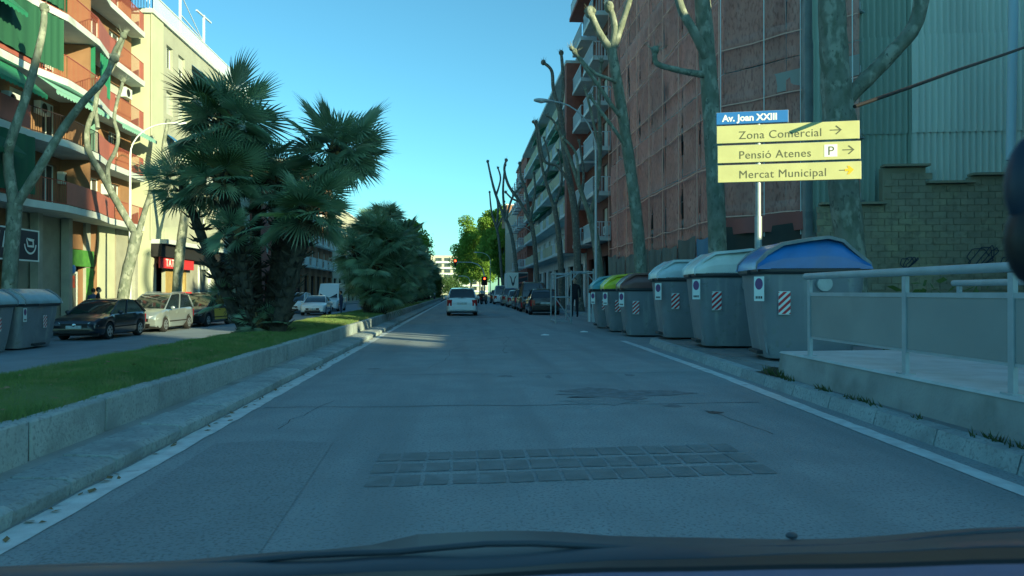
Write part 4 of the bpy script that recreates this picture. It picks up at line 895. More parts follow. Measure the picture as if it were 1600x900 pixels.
pruned_tree('plane_tree', 'slender leaning plane tree with sunlit stub crown before the netting',
    [base(1002, zc_, .14), gpt(1000, 400, zc_), gpt(990, 300, zc_), gpt(976, 200, zc_), gpt(965, 130, zc_), gpt(956, 78, zc_)], [.25, .23, .22, .20, .19, .19],
    [([gpt(956, 80, zc_), gpt(944, 62, zc_), gpt(934, 45, zc_), gpt(922, 18, zc_)], .15, .12), ([gpt(956, 80, zc_), gpt(961, 50, zc_), gpt(958, 25, zc_), gpt(952, 10, zc_)], .14, .11),
     ([gpt(957, 80, zc_), gpt(966, 55, zc_), gpt(976, 25, zc_), gpt(990, -20, zc_)], .14, .10),
     ([gpt(973, 185, zc_), gpt(960, 170, zc_ - .3), gpt(940, 140, zc_ - .4), gpt(915, 105, zc_ - .5), gpt(898, 80, zc_ - .5)], .09, .06),
     ([gpt(968, 130, zc_), gpt(950, 122, zc_ - .4), gpt(925, 110, zc_ - .5), gpt(893, 75, zc_ - .5)], .07, .05),
     ([gpt(985, 240, zc_), gpt(962, 205, zc_ - .3), gpt(940, 175, zc_ - .4), gpt(922, 150, zc_ - .4)], .08, .05)], seed=7)
def rand_tree(name, label, u, zc, spec, m='barkdark', seed=0, z0=.14):
    pruned_tree(name, label, [base(u[0], zc, z0)] + [gpt(a, b, zc) for a, b in spec[0]], [.24, .17], [([gpt(a, b, zc + dz) for a, b in L], r0, r1) for L, dz, r0, r1 in spec[1]], m, seed)
rand_tree('plane_tree', 'bare plane tree beside the tall grey lamp post on the right', (940, 0), 36,
    ([(936, 420), (928, 360), (922, 335)], [([(922, 338), (905, 290), (892, 250), (872, 200)], 0, .13, .07), ([(922, 338), (934, 290), (938, 230), (936, 150), (940, 95)], .5, .13, .07), ([(905, 292), (900, 240), (880, 215)], -.3, .08, .05),
     ([(938, 240), (925, 180), (915, 140)], .3, .08, .05)]), 'bark', 11)
rand_tree('plane_tree', 'bare plane tree with two tall bent stubs against the sky', (906, 0), 44,
    ([(903, 420), (898, 330), (886, 260), (878, 200), (875, 172)], [([(875, 175), (865, 140), (862, 110), (849, 97)], 0, .12, .09), ([(875, 175), (880, 140), (879, 105), (877, 82)], .2, .11, .09),
     ([(880, 215), (866, 190), (855, 180)], 0, .08, .06), ([(892, 290), (872, 260), (850, 250), (842, 205), (838, 190)], -.4, .10, .06), ([(900, 340), (912, 280), (905, 220)], .4, .1, .06)]), 'barkdark', 12)
rand_tree('plane_tree', 'thin bare plane tree rising before the pale ochre balconies', (878, 0), 52,
    ([(876, 410), (872, 360), (866, 320)], [([(866, 325), (852, 280), (843, 240), (838, 200), (833, 190)], 0, .13, .06), ([(866, 325), (878, 280), (872, 235)], .3, .12, .06), ([(852, 282), (858, 250), (850, 215)], 0, .08, .05)]), 'barkdark', 13)
rand_tree('plane_tree', 'bare crooked plane tree left of the red brick block', (842, 0), 66,
    ([(838, 420), (834, 370), (828, 340)], [([(828, 345), (812, 315), (795, 290), (788, 265), (791, 250)], 0, .16, .09), ([(828, 345), (822, 300), (814, 275), (812, 255)], .5, .15, .09), ([(828, 345), (836, 300), (834, 270)], -.5, .14, .08),
     ([(812, 315), (800, 310), (790, 300)], 0, .1, .07)]), 'barkdark', 14)
rand_tree('plane_tree', 'bare crooked plane tree beside the sand coloured building', (812, 0), 84,
    ([(808, 430), (800, 370), (790, 340)], [([(790, 345), (775, 305), (768, 280), (762, 252)], 0, .18, .10), ([(790, 345), (786, 300), (789, 258)], .4, .17, .10), ([(790, 345), (800, 310), (815, 290)], -.4, .16, .09), ([(775, 306), (782, 280), (778, 262)], 0, .12, .08)]), 'barkdark', 15)
rand_tree('plane_tree', 'distant bare plane tree just right of the green trees', (788, 0), 110,
    ([(784, 430), (780, 380), (776, 355)], [([(776, 358), (768, 330), (765, 300)], 0, .18, .1), ([(776, 358), (778, 325), (774, 300)], .4, .18, .1), ([(776, 358), (786, 335), (788, 315)], 0, .16, .1)]), 'barkdark', 16)
# green trees far away
def leafy(name, label, x, y, h, rx, rz, n, m, seed, trunk_h=None, z0=0.0, group=None, leaf=.35):
    g = np.random.default_rng(seed); t = thing(name, label, 'tree', (x, y, z0), 0, group); r = random.Random(seed)
    th = trunk_h or h * .4
    MB().tube([(x, y, z0), (x + .1, y, z0 + th * .5), (x, y, z0 + th), (x + .1, y, z0 + h * .75)], [.28, .22, .2, .06], 8).build('trunk', 'barkdark', t, smooth=60)
    cz = z0 + h - rz; cl = []
    for k in range(46):
        d = g.normal(size=3); d /= np.linalg.norm(d); q = g.uniform(.35, 1.0) ** .6
        cl.append((np.array([x, y, cz]) + d * q * np.array([rx, rx, rz]) * g.uniform(.75, 1.12), g.uniform(.22, .44) * rx))
    for k in range(6):
        c, rr_ = cl[k]; MB().tube([(x, y, z0 + th * .8), tuple((np.array([x, y, z0 + th]) + c) / 2 + [0, 0, -.3]), tuple(c)], [.12, .08, .03], 6).build('limb', 'barkdark', t, smooth=60)
    per = n // len(cl); P = []; 
    for c, rr_ in cl:
        d = g.normal(size=(per, 3)); d /= np.linalg.norm(d, axis=1)[:, None]; P.append(c + d * (rr_ * g.uniform(.05, 1.25, per) ** .6)[:, None] * [1.15, 1.15, .85])
    P = np.concatenate(P); k = len(P); a = g.normal(size=(k, 3)); a /= np.linalg.norm(a, axis=1)[:, None]; b = g.normal(size=(k, 3)); b -= a * (a * b).sum(1)[:, None]; b /= np.linalg.norm(b, axis=1)[:, None]
    s = g.uniform(.5, 1.1, k)[:, None] * leaf; V = np.stack([P - a * s * .5, P + b * s * .32, P + a * s * .5, P - b * s * .32], 1).reshape(-1, 3)
    me = bpy.data.meshes.new('crown'); me.vertices.add(len(V)); me.vertices.foreach_set('co', (V - [x, y, z0]).ravel()); me.loops.add(len(V)); me.loops.foreach_set('vertex_index', np.arange(len(V), dtype=np.int32))
    me.polygons.add(k); me.polygons.foreach_set('loop_start', np.arange(0, len(V), 4, dtype=np.int32)); me.update(); me.materials.append(M[m]); link('crown', me, t); return t
gt = [(9.0, 178, 24, 5.6, 9.6, 'tallest green tree on the right beyond the traffic lights'), (5.0, 196, 22, 6.0, 9.4, 'green tree left of the tallest one beyond the traffic lights'),
      (3.0, 215, 17, 4.6, 7.0, 'lower green tree nearest the middle of the avenue end'), (9.5, 158, 14, 3.2, 4.8, 'dark small green tree behind the bare trunks on the right'), (6.2, 210, 15, 5, 6, 'green tree filling in behind the traffic light mast')]
for i, (x, y, h, rx, rz, lab) in enumerate(gt): leafy('green_tree', lab, x, y, h, rx, rz, 26000, 'leaf', 40 + i, group='green trees at the far end', leaf=.62, trunk_h=h * .35)
lt = [(-7.4, 96, 11.2, 2.9, 4.2, 'green tree rising behind the far palms on the left'), (-7.6, 118, 12.0, 3.0, 4.6, 'second green tree behind the far palms, toward the avenue end'),
      (-9.5, 150, 10.5, 4, 4, 'low green tree far along the left carriageway'), (-10.5, 180, 9.0, 4, 4, 'dark low tree at the far left end of the avenue'), (-12, 230, 9, 5, 4, 'lowest dark tree under the distant cream slab'),
      (-4, 250, 7, 5, 3, 'small dark tree in the middle under the distant cream slab')]
for i, (x, y, h, rx, rz, lab) in enumerate(lt): leafy('green_tree', lab, x, y, h, rx, rz, 6500, 'leaf' if i < 2 else 'leafdark', 60 + i, z0=-.3, group='green trees at the far end', leaf=.5, trunk_h=h * .3)
mb = MB(); g = np.random.default_rng(77); 
V = []
for c in ((7.9, 11.9, .75), (8.3, 11.6, .7), (7.6, 12.1, .6)):
    for k in range(260):
        p = np.array(c) + g.normal(size=3) * [.22, .18, .28]; a = g.normal(size=3) * .05; b = g.normal(size=3) * .03; V += [tuple(p - a), tuple(p + b), tuple(p + a), tuple(p - b)]
bs = thing('ivy_bush', 'small leafy bush behind the railing right of the blue bin', 'bush', (7.9, 11.9, .14))
mb.add(V, [(i, i + 1, i + 2, i + 3) for i in range(0, len(V), 4)]); mb.build('foliage', 'leafdark', bs)
MB().tube([(7.9, 11.9, .1), (7.92, 11.9, .45), (7.9, 11.85, .9)], [.02, .016, .008], 5).build('stem', 'barkdark', bs); MB().tube([(7.9, 11.9, .1), (8.2, 11.7, .5), (8.3, 11.6, .85)], [.02, .014, .008], 5).build('stem', 'barkdark', bs)

# ================================================================== FAN PALMS
def frond_mesh(R0, pet, seg, droop, span, m, seed):
    r = random.Random(seed); mb = MB(); c = Vector((pet, 0, -.06 * pet))
    mb.tube([(0, 0, 0), (pet * .5, 0, .02), tuple(c)], [.016, .011, .008], 4)
    for i in range(seg):
        a = R(-span + 2 * span * i / (seg - 1)) + r.uniform(-.02, .02); L = R0 * (1 - .28 * (abs(a) / R(span)) ** 2) * r.uniform(.88, 1.04)
        d = Vector((math.cos(a), math.sin(a), 0)); n = Vector((-d.y, d.x, 0)); w_ = .030 + .012 * R0; br = r.uniform(.5, 1.4) * droop
        def pt(q, s, up): return c + d * (L * q) + n * s + Vector((0, 0, up - br * (L * q) ** 2 - (.25 * L * max(0, q - .75) ** 1.5 if r.random() < .5 else 0)))
        e = 2 * R(span) / seg * .5
        mb.add([tuple(pt(.06, 0, 0)), tuple(pt(.48, -L * .48 * math.tan(e) * .74, -.012)), tuple(pt(.48, 0, .022)), tuple(pt(.48, L * .48 * math.tan(e) * .74, -.012)), tuple(pt(.78, -w_ * .32, .0)), tuple(pt(.78, w_ * .32, 0)), tuple(pt(1, 0, 0))],
               [(0, 1, 2), (0, 2, 3), (1, 4, 2), (2, 4, 5), (2, 5, 3), (4, 6, 5)])
    return mb.mesh('frond', m)
FR = [frond_mesh(.78, .50, 30, .16, 118, 'frond', 1), frond_mesh(.72, .42, 28, .32, 125, 'frond', 2), frond_mesh(.84, .56, 30, .08, 105, 'frond', 3), frond_mesh(.66, .40, 26, .5, 120, 'frond', 4)]
FRL = [frond_mesh(.74, .5, 28, .15, 118, 'frondlight', 5)]
FRD = [frond_mesh(.6, .35, 22, .9, 100, 'drydead', 6)]
def palm_head(t, c, n, size, seed, lean=(0, 0), lo=-55, light=.06):
    r = random.Random(seed); o = Vector(t.location)
    h = MB(); h.ball(c, (.15 * size, .15 * size, .26 * size), 10, 7)
    for k in range(14):
        a = k * 2.4; h.tube([(c[0], c[1], c[2] - .1), (c[0] + .2 * math.cos(a) * size, c[1] + .2 * math.sin(a) * size, c[2] + r.uniform(.0, .25))], [.05, .015], 4)
    crown = h.build('crown', 'fibre', t)
    for i in range(n):
        q = (i + .5) / n; el = R(84 - (84 - lo) * q ** .85) + r.uniform(-.12, .12); az = i * 2.39996 + r.uniform(-.25, .25)
        d = Vector((math.cos(az) * math.cos(el) + lean[0], math.sin(az) * math.cos(el) + lean[1], math.sin(el))).normalized()
        up = Vector((0, 0, 1)) if abs(d.z) < .97 else Vector((math.cos(az), math.sin(az), 0)) * -1
        y = up.cross(d).normalized(); z = d.cross(y)
        tw = r.uniform(-.7, .7); y2 = y * math.cos(tw) + z * math.sin(tw); z2 = d.cross(y2)
        me = r.choice(FRL) if r.random() < light else (r.choice(FRD) if q > .93 and r.random() < .6 else r.choice(FR))
        f = link('frond', me, crown); s = size * r.uniform(.82, 1.15) * (.8 if q < .1 else 1)
        b = Vector(c) - o
        f.matrix_local = Matrix(((d.x * s, y2.x * s, z2.x * s, b.x), (d.y * s, y2.y * s, z2.y * s, b.y), (d.z * s, y2.z * s, z2.z * s, b.z), (0, 0, 0, 1)))
    return crown
def palm_trunk(t, pts, rad, seed):
    r = random.Random(seed); mb = MB(); P = [Vector(p) for p in pts]; f = []
    for i in range(len(P) - 1):
        for k in range(6): f.append(P[i].lerp(P[i + 1], k / 6))
    f.append(P[-1]); mb.tube(f, [rad * (1.25 - .35 * i / len(f)) * r.uniform(.92, 1.08) for i in range(len(f))], 10)
    n = int(len(f) * 15)
    for k in range(n):      # old leaf bases
        j = r.randrange(len(f)); a = r.uniform(0, 6.28); d = Vector((math.cos(a), math.sin(a), r.uniform(.2, .9))).normalized(); p = f[j] + Vector((math.cos(a), math.sin(a), 0)) * rad * .85
        L = r.uniform(.12, .34); s = Vector((-math.sin(a), math.cos(a), 0)) * .045
        mb.add([tuple(p - s), tuple(p + s), tuple(p + d * L + s * .3), tuple(p + d * L - s * .3), tuple(p + d * L * .5 - Vector((0, 0, .05)))], [(0, 1, 2, 3), (0, 4, 3), (1, 4, 2), (0, 1, 4)])
    mb.build('trunk', 'palmtrunk', t)
ZP = 16.4; pb = ray(420, 520, ZP); P1 = thing('fan_palm', 'largest clump of fan palms on the median, several trunks', 'palm', (pb.x, pb.y, .40), 0, 'fan palms along the median')
heads = [  # u, v, depth, size, fronds, base u, base depth, lean
    (350, 190, 16.4, 1.18, 38, 388, 16.4, (0, 0)), (342, 276, 15.8, .95, 22, 392, 16.0, (-.05, -.15)), (526, 236, 16.6, 1.18, 34, 436, 16.4, (.22, 0)),
    (482, 330, 15.9, .98, 32, 432, 15.9, (.05, -.1)), (402, 262, 17.0, .90, 18, 405, 17.0, (0, .1)), (288, 296, 16.1, .82, 16, 385, 16.2, (-.3, 0)), (372, 365, 15.8, .75, 12, 398, 15.8, (-.1, -.1)), (438, 288, 16.9, .88, 18, 415, 16.9, (0, 0))]
for i, (u, v, zc, s, n, bu, bz, ln) in enumerate(heads):
    c = ray(u, v, zc); b0 = ray(bu, HZ, bz); b0.z = .36
    mid = b0.lerp(c, .5) + Vector(((-.42 if i == 2 else .05 * math.sin(i)), .1 * math.cos(i), -.1)); palm_trunk(P1, [b0, mid, c - Vector((0, 0, .05))], .14 if i in (0, 2, 3) else .10, 100 + i)
    palm_head(P1, tuple(c), n, s, 200 + i, ln, lo=-48)
for i, (u, v, zc) in enumerate(((345, 470, 16.3), (405, 505, 15.8))):
    c = ray(u, v, zc); palm_head(P1, tuple(c), 9, .55, 300 + i, lo=-30)
def small_palm(label, x, y, hs, seed, n=26, light=.12):
    t = thing('fan_palm', label, 'palm', (x, y, .42), 0, 'fan palms along the median'); r = random.Random(seed)
    for i, (dx, dy, h, s) in enumerate(hs):
        c = (x + dx, y + dy, .42 + h); palm_trunk(t, [(x + dx * .25, y + dy * .25, .36), (x + dx * .6, y + dy * .6, .42 + h * .5), c], .16, seed + i); palm_head(t, c, n, s, seed * 7 + i, lo=-70, light=light)
    return t
sp = small_palm('bushy fan palm clump second along the median, sunlit at its left', -3.5, 30.2, [(0, 0, 3.3, 1.1), (.6, -.2, 2.9, 1.05), (-.75, -.1, 2.5, 1.0), (.1, -.5, 1.9, 1.0), (.95, .2, 1.9, 1.0), (-.6, .2, 1.6, .9), (.0, -.4, .9, .7), (.7, -.4, .8, .8)], 31, 36, .05)
sp2 = small_palm('third fan palm clump along the median', -3.9, 38.5, [(0, 0, 4.6, 1.2), (.9, .2, 3.8, 1.1), (-.8, 0, 3.6, 1.1), (.3, -.3, 2.2, 1.1), (-.6, .4, 1.8, 1.0), (.9, -.2, 1.3, .9)], 47, 34, .02)
for i, (y, rz, lab) in enumerate(((46, 1.9, 'fourth fan palm clump along the median'), (54, .7, 'fifth fan palm clump along the median'), (63, 3.0, 'sixth fan palm clump along the median'),
                                  (73, 4.4, 'seventh fan palm clump along the median'), (84, 5.2, 'farthest fan palm clump at the narrow end of the median'))):
    c = dup(sp2, (-4.0 + .1 * math.sin(i * 2), y, .40), rz, lab); c.scale = (1, 1, .92 - .03 * i)
for i, (y, lab) in enumerate(((92, 'dark shrub at the far end of the median before the crossing'), (106, 'dark shrub on the median just beyond the crossing'), (120, 'farthest dark shrub on the median'))):
    leafy('median_shrub', lab, -4.1, y, 4.4 - .4 * i, 1.2, 2.0, 2500, 'leafdark', 90 + i, trunk_h=.8, z0=.38, group='shrubs on the median', leaf=.35)

# ================================================================== BINS
def rr_ring(x0, x1, y0, y1, z, r, n=4):
    out = []
    for cx, cy, a0 in ((x1 - r, y1 - r, 0), (x0 + r, y1 - r, 90), (x0 + r, y0 + r, 180), (x1 - r, y0 + r, 270)):
        for k in range(n + 1): t = R(a0 + 90 * k / n); out.append((cx + r * math.cos(t), cy + r * math.sin(t), z))
    return out
def stripes(parent, name, x, y, z, w_, h, tilt=0):
    """red and white hazard plate on a face that looks towards -x"""
    pl = MB().box(x - .008, x, y - w_ / 2, y + w_ / 2, z, z + h).build(name, 'white', parent, bevel=.003)
    n = 4; st = h / n * 1.15; mb = MB()
    for k in range(-2, n + 1):
        a = z + k * st + .02; b = a + st * .52; sl = w_ * .95
        poly = [(y + w_ / 2, a), (y + w_ / 2, b), (y - w_ / 2, b + sl), (y - w_ / 2, a + sl)]
        def clip(P, f, lim):
            o = []
            for i in range(len(P)):
                p, q = P[i], P[(i + 1) % len(P)]
                ip, iq = (p[1] - lim) * f >= 0, (q[1] - lim) * f >= 0
                if ip: o.append(p)
                if ip != iq: s = (lim - p[1]) / (q[1] - p[1]); o.append((p[0] + (q[0] - p[0]) * s, lim))
            return o
        poly = clip(poly, 1, z + .01); poly = clip(poly, -1, z + h - .01) if len(poly) > 2 else poly
        if len(poly) > 2: mb.quad(*[(x - .0115, a_, b_) for a_, b_ in poly])
    mb.build('stripe', 'red', pl, kind='stuff'); return pl
def make_bin(label, lid, group, H=1.5, T=2.07, L=1.6, Dp=1.7, end=True, arm='plastic'):
    t = thing('waste_container', label, 'waste container', (0, 0, 0), 0, group)
    hl, hd = L / 2, Dp / 2; rings = []
    for q in (0, .03, .25, .5, .75, .93, 1.0):
        s = .80 + .20 * q ** .8; z = .05 + (H - .05) * q; rings.append(rr_ring(-hd * s, hd * s, -hl * s, hl * s, z, .20))
    MB().loft(rings).build('body', 'plastic', t, smooth=35)
    for y in (-.42, .42): MB().add([(-hd * .818 - .012, y - .14, .16), (-hd * .818 - .012, y + .02, .16), (-hd * .93 - .012, y + .01, .95), (-hd * .93 - .006, y - .06, .97), (-hd * .79, y - .16, .12), (-hd * .79, y + .05, .12)], [(0, 1, 2, 3), (0, 4, 3), (1, 5, 2), (0, 1, 5, 4)]).build('rib', 'plastic', t)
    MB().loft([rr_ring(-hd - .02, hd + .02, -hl - .02, hl + .02, H - .06, .2), rr_ring(-hd - .05, hd + .05, -hl - .05, hl + .05, H - .02, .2), rr_ring(-hd - .05, hd + .05, -hl - .05, hl + .05, H + .035, .2)]).build('rim', 'plasticdark', t, smooth=35)
    prof = [(-hd - .06, H + .02), (-hd - .05, H + .13), (-hd + .10, H + .30), (-hd + .35, H + .46), (-.05, T - .03), (.22, T), (.45, T - .06), (.62, T - .22), (hd + .04, H + .12), (hd + .06, H + .02)]
    rings = []
    for q in (-1.0, -.985, -.94, -.86, -.7, -.35, 0, .35, .7, .86, .94, .985, 1.0):
        sh = math.sqrt(max(0, 1 - max(0, (abs(q) - .62) / .38) ** 2.6)) * .62 + .38
        rings.append([(x * (1 if z < H + .05 else .97 + .03 * sh), q * (hl + .05), H + .02 + (z - H - .02) * sh) for x, z in prof])
    ld_ = MB().loft(rings, False, False); ld_.add(rings[0], [tuple(range(len(prof)))]); ld_.add(rings[-1], [tuple(range(len(prof)))[::-1]])
    ld_.build('lid', 'lid_' + lid, t, smooth=50)
    for q0 in (-.90, .80):
        rings = []
        for k, (x, z) in enumerate(prof):
            wd = .035 + .16 * max(0, math.sin(math.pi * k / (len(prof) - 1))) ** 2; sg = -1 if q0 < 0 else 1
            sh = .955 if q0 < 0 else .985
            y0 = q0 * (hl + .05); zz = H + .02 + (z - H - .02) * sh + .012; cx = x * 1.012
            rings.append([(cx, y0 - wd * .5, zz), (cx, y0 + wd * .5, zz + .012), (cx * .97, y0 + wd * .5, zz - .05), (cx * .97, y0 - wd * .5, zz - .05)])
        MB().loft(rings).build('lid_arm', arm, t, smooth=50)
    MB().box(-hd - .10, -hd - .03, -.28, .28, H - .045, H + .02).build('handle', 'plasticdark', t, bevel=.012)
    def plates(hx, y_n, y_s):
        """notice and hazard plate, built on a face that looks towards -x at distance hx"""
        s = hx * .955 + .012; made = []
        pl = MB().box(-s - .03, -s - .02, y_n - .085, y_n + .085, H - .50, H - .10).build('notice', 'white', t, bevel=.003)
        MB().add([(-s - .032, y_n + .066 * math.cos(a), H - .22 + .095 * math.sin(a)) for a in [k * .3927 for k in range(16)]], [tuple(range(16))]).build('prohibition_disc', 'purple', pl)
        mb = MB()
        for k in range(4): mb.box(-s - .033, -s - .031, y_n - .055 + k * .03, y_n - .035 + k * .03, H - .46, H - .42)
        mb.build('small_print', 'cloth_dark', pl, kind='stuff'); return [pl, stripes(t, 'hazard_plate', -s + .005, y_s, H - .72, .19, .38)]
    if end:
        a_, b_ = plates(hl, 0, 0)
        b_.rotation_euler = (0, R(0), R(90)); b_.location = (-hd * .55, 0, 0)
        a_.rotation_euler = (0, 0, R(52)); a_.location = (-hd + hl * .62 - .035, -hl + hl * .80 - .035, 0)
    else: plates(hd, hl * .78, -.25)
    MB().box(-hd * .82 - .10, -hd * .80, -.30, .30, .10, .16).build('pedal', 'plasticdark', t, bevel=.01)
    for y in (-hl * .6, hl * .6): MB().ball((hd * .0 + .1, y, .04), (.5, .06, .045), 8, 4).build('foot', 'rubber', t)
    # round hub on the near end
    MB().tube([(.15, -hl - .005, H - .22), (.15, -hl - .055, H - .22)], [.13, .12], 16).build('lifting_hub', 'metal', t, smooth=40)
    return t
GR = 'waste containers along the right kerb'
def at_corner(o, x, y, z, deg, hd, hl):
    """stand a bin so that its near kerb-side corner is at (x, y)"""
    a = R(deg); o.location = (x + hd * math.cos(a) - hl * math.sin(a), y + hd * math.sin(a) + hl * math.cos(a), z); o.rotation_euler.z = a
for lid, x, y, z, deg, lab, kw in (
    ('blue', 4.88, 11.75, .15, -9, 'largest grey waste container with bright blue lid beside the railing', dict()),
    ('cream', 4.76, 14.6, .15, -8, 'grey waste container with cream white lid next to the blue lidded one', dict(H=1.5, T=2.03, arm='lid_pale')),
    ('pale', 4.74, 17.4, .15, -7, 'grey waste container with pale blue lid, last one on the raised pavement', dict(H=1.46, T=1.96, arm='lid_pale')),
    ('brown', 4.62, 20.9, .0, -7, 'grey waste container with brown lid on the road', dict(H=1.38, T=1.88, arm='lid_brown')),
    ('lime', 4.62, 23.3, .0, -6, 'grey waste container with lime green lid behind the brown lidded one', dict(H=1.38, T=1.92, arm='lid_lime')),
    ('teal', 4.66, 25.7, .0, -6, 'grey waste container with teal lid, farthest of the right row', dict(H=1.38, T=1.92, arm='lid_teal'))):
    o = make_bin(lab, lid, GR, **kw); at_corner(o, x, y, z, deg, .85, .80)
GL = 'waste containers across the median'
o = make_bin('grey waste container with pale lid at the left edge, cut by the frame', 'grey', GL, H=1.33, T=1.72, L=2.1, Dp=1.42, end=False); o.location = (-13.35, 21.0, LZ); o.rotation_euler.z = R(180)
o = make_bin('grey waste container with pale lid before the parked dark hatchback', 'grey', GL, H=1.33, T=1.72, L=2.15, Dp=1.42, end=False); o.location = (-13.35, 23.25, LZ); o.rotation_euler.z = R(180)

# ================================================================== SIGN POST
sp_ = ray(1185, HZ, 14.2)
SG = thing('direction_sign', 'street sign post with three yellow direction panels and a blue name plate', 'street sign', (sp_.x, sp_.y, .14), 0)
MB().tube([(sp_.x, sp_.y, .14), (sp_.x, sp_.y, 4.72)], .05, 12).build('post', 'metal', SG, smooth=50); MB().tube([(sp_.x, sp_.y, .14), (sp_.x, sp_.y, 2.75)], .068, 12).build('post_sleeve', 'metal', SG, smooth=50)
MB().ball((sp_.x, sp_.y, 4.72), .05, 10, 6).build('post_cap', 'metal', SG, smooth=60)
pa = R(-3.96 - 11)      # panels turn a little away from the street
def sign_panel(name, s0, s1, z0, z1, m, z_mid=0):
    """panel along the sign's own axis s, facing the traffic"""
    o = MB().box(s0, s1, -.075, -.055, z0 - .14, z1 - .14).mesh(name, m, bevel=.006); q = link(name, o, SG); q.rotation_euler.z = pa
    bk = MB().box(s0 - .006, s1 + .006, -.054, -.040, z0 - .146, z1 - .134).mesh('backing', 'signgrey'); link('backing', bk, q)
    return q
def on_panel(q, body, size, m, s, z, **k):
    o = link('lettering', text_mesh(body, size, m, extrude=.001, **k), q); o.location = (s, -.0775, z - .14); o.rotation_euler = (R(90), 0, 0); return o
def arrow(q, s, z, m, L=.24, th=.018, hd=.085):
    mb = MB(); y = -.0785; zz = z - .14
    mb.quad((s, y, zz - th / 2), (s + L, y, zz - th / 2), (s + L, y, zz + th / 2), (s, y, zz + th / 2))
    for g in (1, -1): mb.quad((s + L + .012, y - .0004, zz), (s + L - hd, y - .0004, zz + g * hd), (s + L - hd - .018, y - .0004, zz + g * (hd - .014)), (s + L - .02, y - .0004, zz))
    me = mb.mesh('arrow', m); return link('arrow', me, q)
q = sign_panel('direction_panel', -.775, 1.80, 4.165, 4.50, 'signyellow'); on_panel(q, 'Zona Comercial', .216, 'signdark', -.37, 4.235, space=1.06); arrow(q, 1.28, 4.34, 'signdark', .2)
q = sign_panel('direction_panel', -.76, 1.82, 3.785, 4.12, 'signyellow'); on_panel(q, 'Pensió Atenes', .216, 'signdark', -.37, 3.855, space=1.06); arrow(q, 1.50, 3.96, 'signdark', .2)
pp = MB().box(1.18, 1.41, -.080, -.0755, 3.84 - .14, 4.07 - .14).mesh('parking_plate', 'white'); pp = link('parking_plate', pp, q)
o = link('lettering', text_mesh('P', .24, 'signdark', extrude=.001), pp); o.location = (1.235, -.082, 3.87 - .14); o.rotation_euler = (R(90), 0, 0)
q = sign_panel('direction_panel', -.755, 1.83, 3.41, 3.74, 'signyellow'); on_panel(q, 'Mercat Municipal', .216, 'signdark', -.37, 3.48, space=1.06); arrow(q, 1.44, 3.58, 'signdark', .2, .014, .03)
link('arrow', MB().quad((1.58, -.0792, 3.50 - .14), (1.62, -.0792, 3.50 - .14), (1.70, -.0792, 3.585 - .14), (1.62, -.0792, 3.66 - .14), (1.58, -.0792, 3.66 - .14), (1.61, -.0792, 3.61 - .14), (1.54, -.0792, 3.60 - .14), (1.54, -.0792, 3.56 - .14), (1.61, -.0792, 3.56 - .14)).mesh('arrow', 'arrowyellow'), q)
q = sign_panel('street_name_plate', -.78, .54, 4.53, 4.76, 'signblue'); on_panel(q, 'Av. Joan XXIII', .175, 'white', -.67, 4.585, bold=.006)
for z in (4.34, 3.96, 3.58, 4.64): MB().box(sp_.x - .075, sp_.x + .075, sp_.y - .030, sp_.y + .065, z - .02, z + .02).build('clamp', 'metal', SG)

# ================================================================== LAMPS, MASTS, CABLE
def lamp(label, base_, h, arm, out, m='lampgrey', z0=.14):
    x, y = base_; t = thing('street_lamp', label, 'street lamp', (x, y, z0))
    MB().tube([(x, y, z0), (x, y, z0 + 1.2)], .11, 12).build('base_sleeve', m, t, smooth=50)
    MB().tube([(x, y, z0), (x, y, h - arm)], [.075, .05], 10).build('pole', m, t, smooth=50)
    pts = [(x, y, h - arm - .02)] + [(x + out[0] * (1 - math.cos(a)), y + out[1] * (1 - math.cos(a)), h - arm + arm * math.sin(a)) for a in [k * math.pi / 16 for k in range(1, 9)]]
    MB().tube(pts, [.05] + [.036] * 8, 8).build('arm', m, t, smooth=50)
    e = Vector(pts[-1]); d = Vector((out[0], out[1], 0)).normalized()
    rings = []
    for q, wd, ht in ((-.1, .05, .04), (.1, .09, .06), (.35, .15, .09), (.65, .16, .10), (.85, .08, .05)):
        c = e + d * q; n = Vector((-d.y, d.x, 0)); rings.append([tuple(c + n * wd * math.cos(a) + Vector((0, 0, ht * math.sin(a)))) for a in [k * .628 for k in range(10)]])
    hd_ = MB().loft(rings).build('lamp_head', m, t, smooth=60)
    MB().ball(e + d * .5 - Vector((0, 0, .06)), (.16, .16, .06), 10, 6).build('lens', 'whitepaint', hd_, smooth=60)
    return t
p = ray(203, HZ, 36.7); lamp('white street lamp with long curved arm beside the red balconies', (p.x, p.y), 9.7, 1.6, (1.9, 0), 'white', PZ)
p = ray(931, HZ, 34.5); lamp('tall grey street lamp curving over the road before the brown brick block', (p.x, p.y), 10.1, 2.2, (-2.1, -.3), 'lampgrey')
p = ray(766, HZ, 118); lamp('distant street lamp beside the traffic light mast', (p.x, p.y), 7.6, 1.3, (-1.8, 0))
p = ray(834, HZ, 92); lamp('slim grey street lamp by the sand coloured building', (p.x, p.y), 9.5, 1.6, (-2.0, 0))
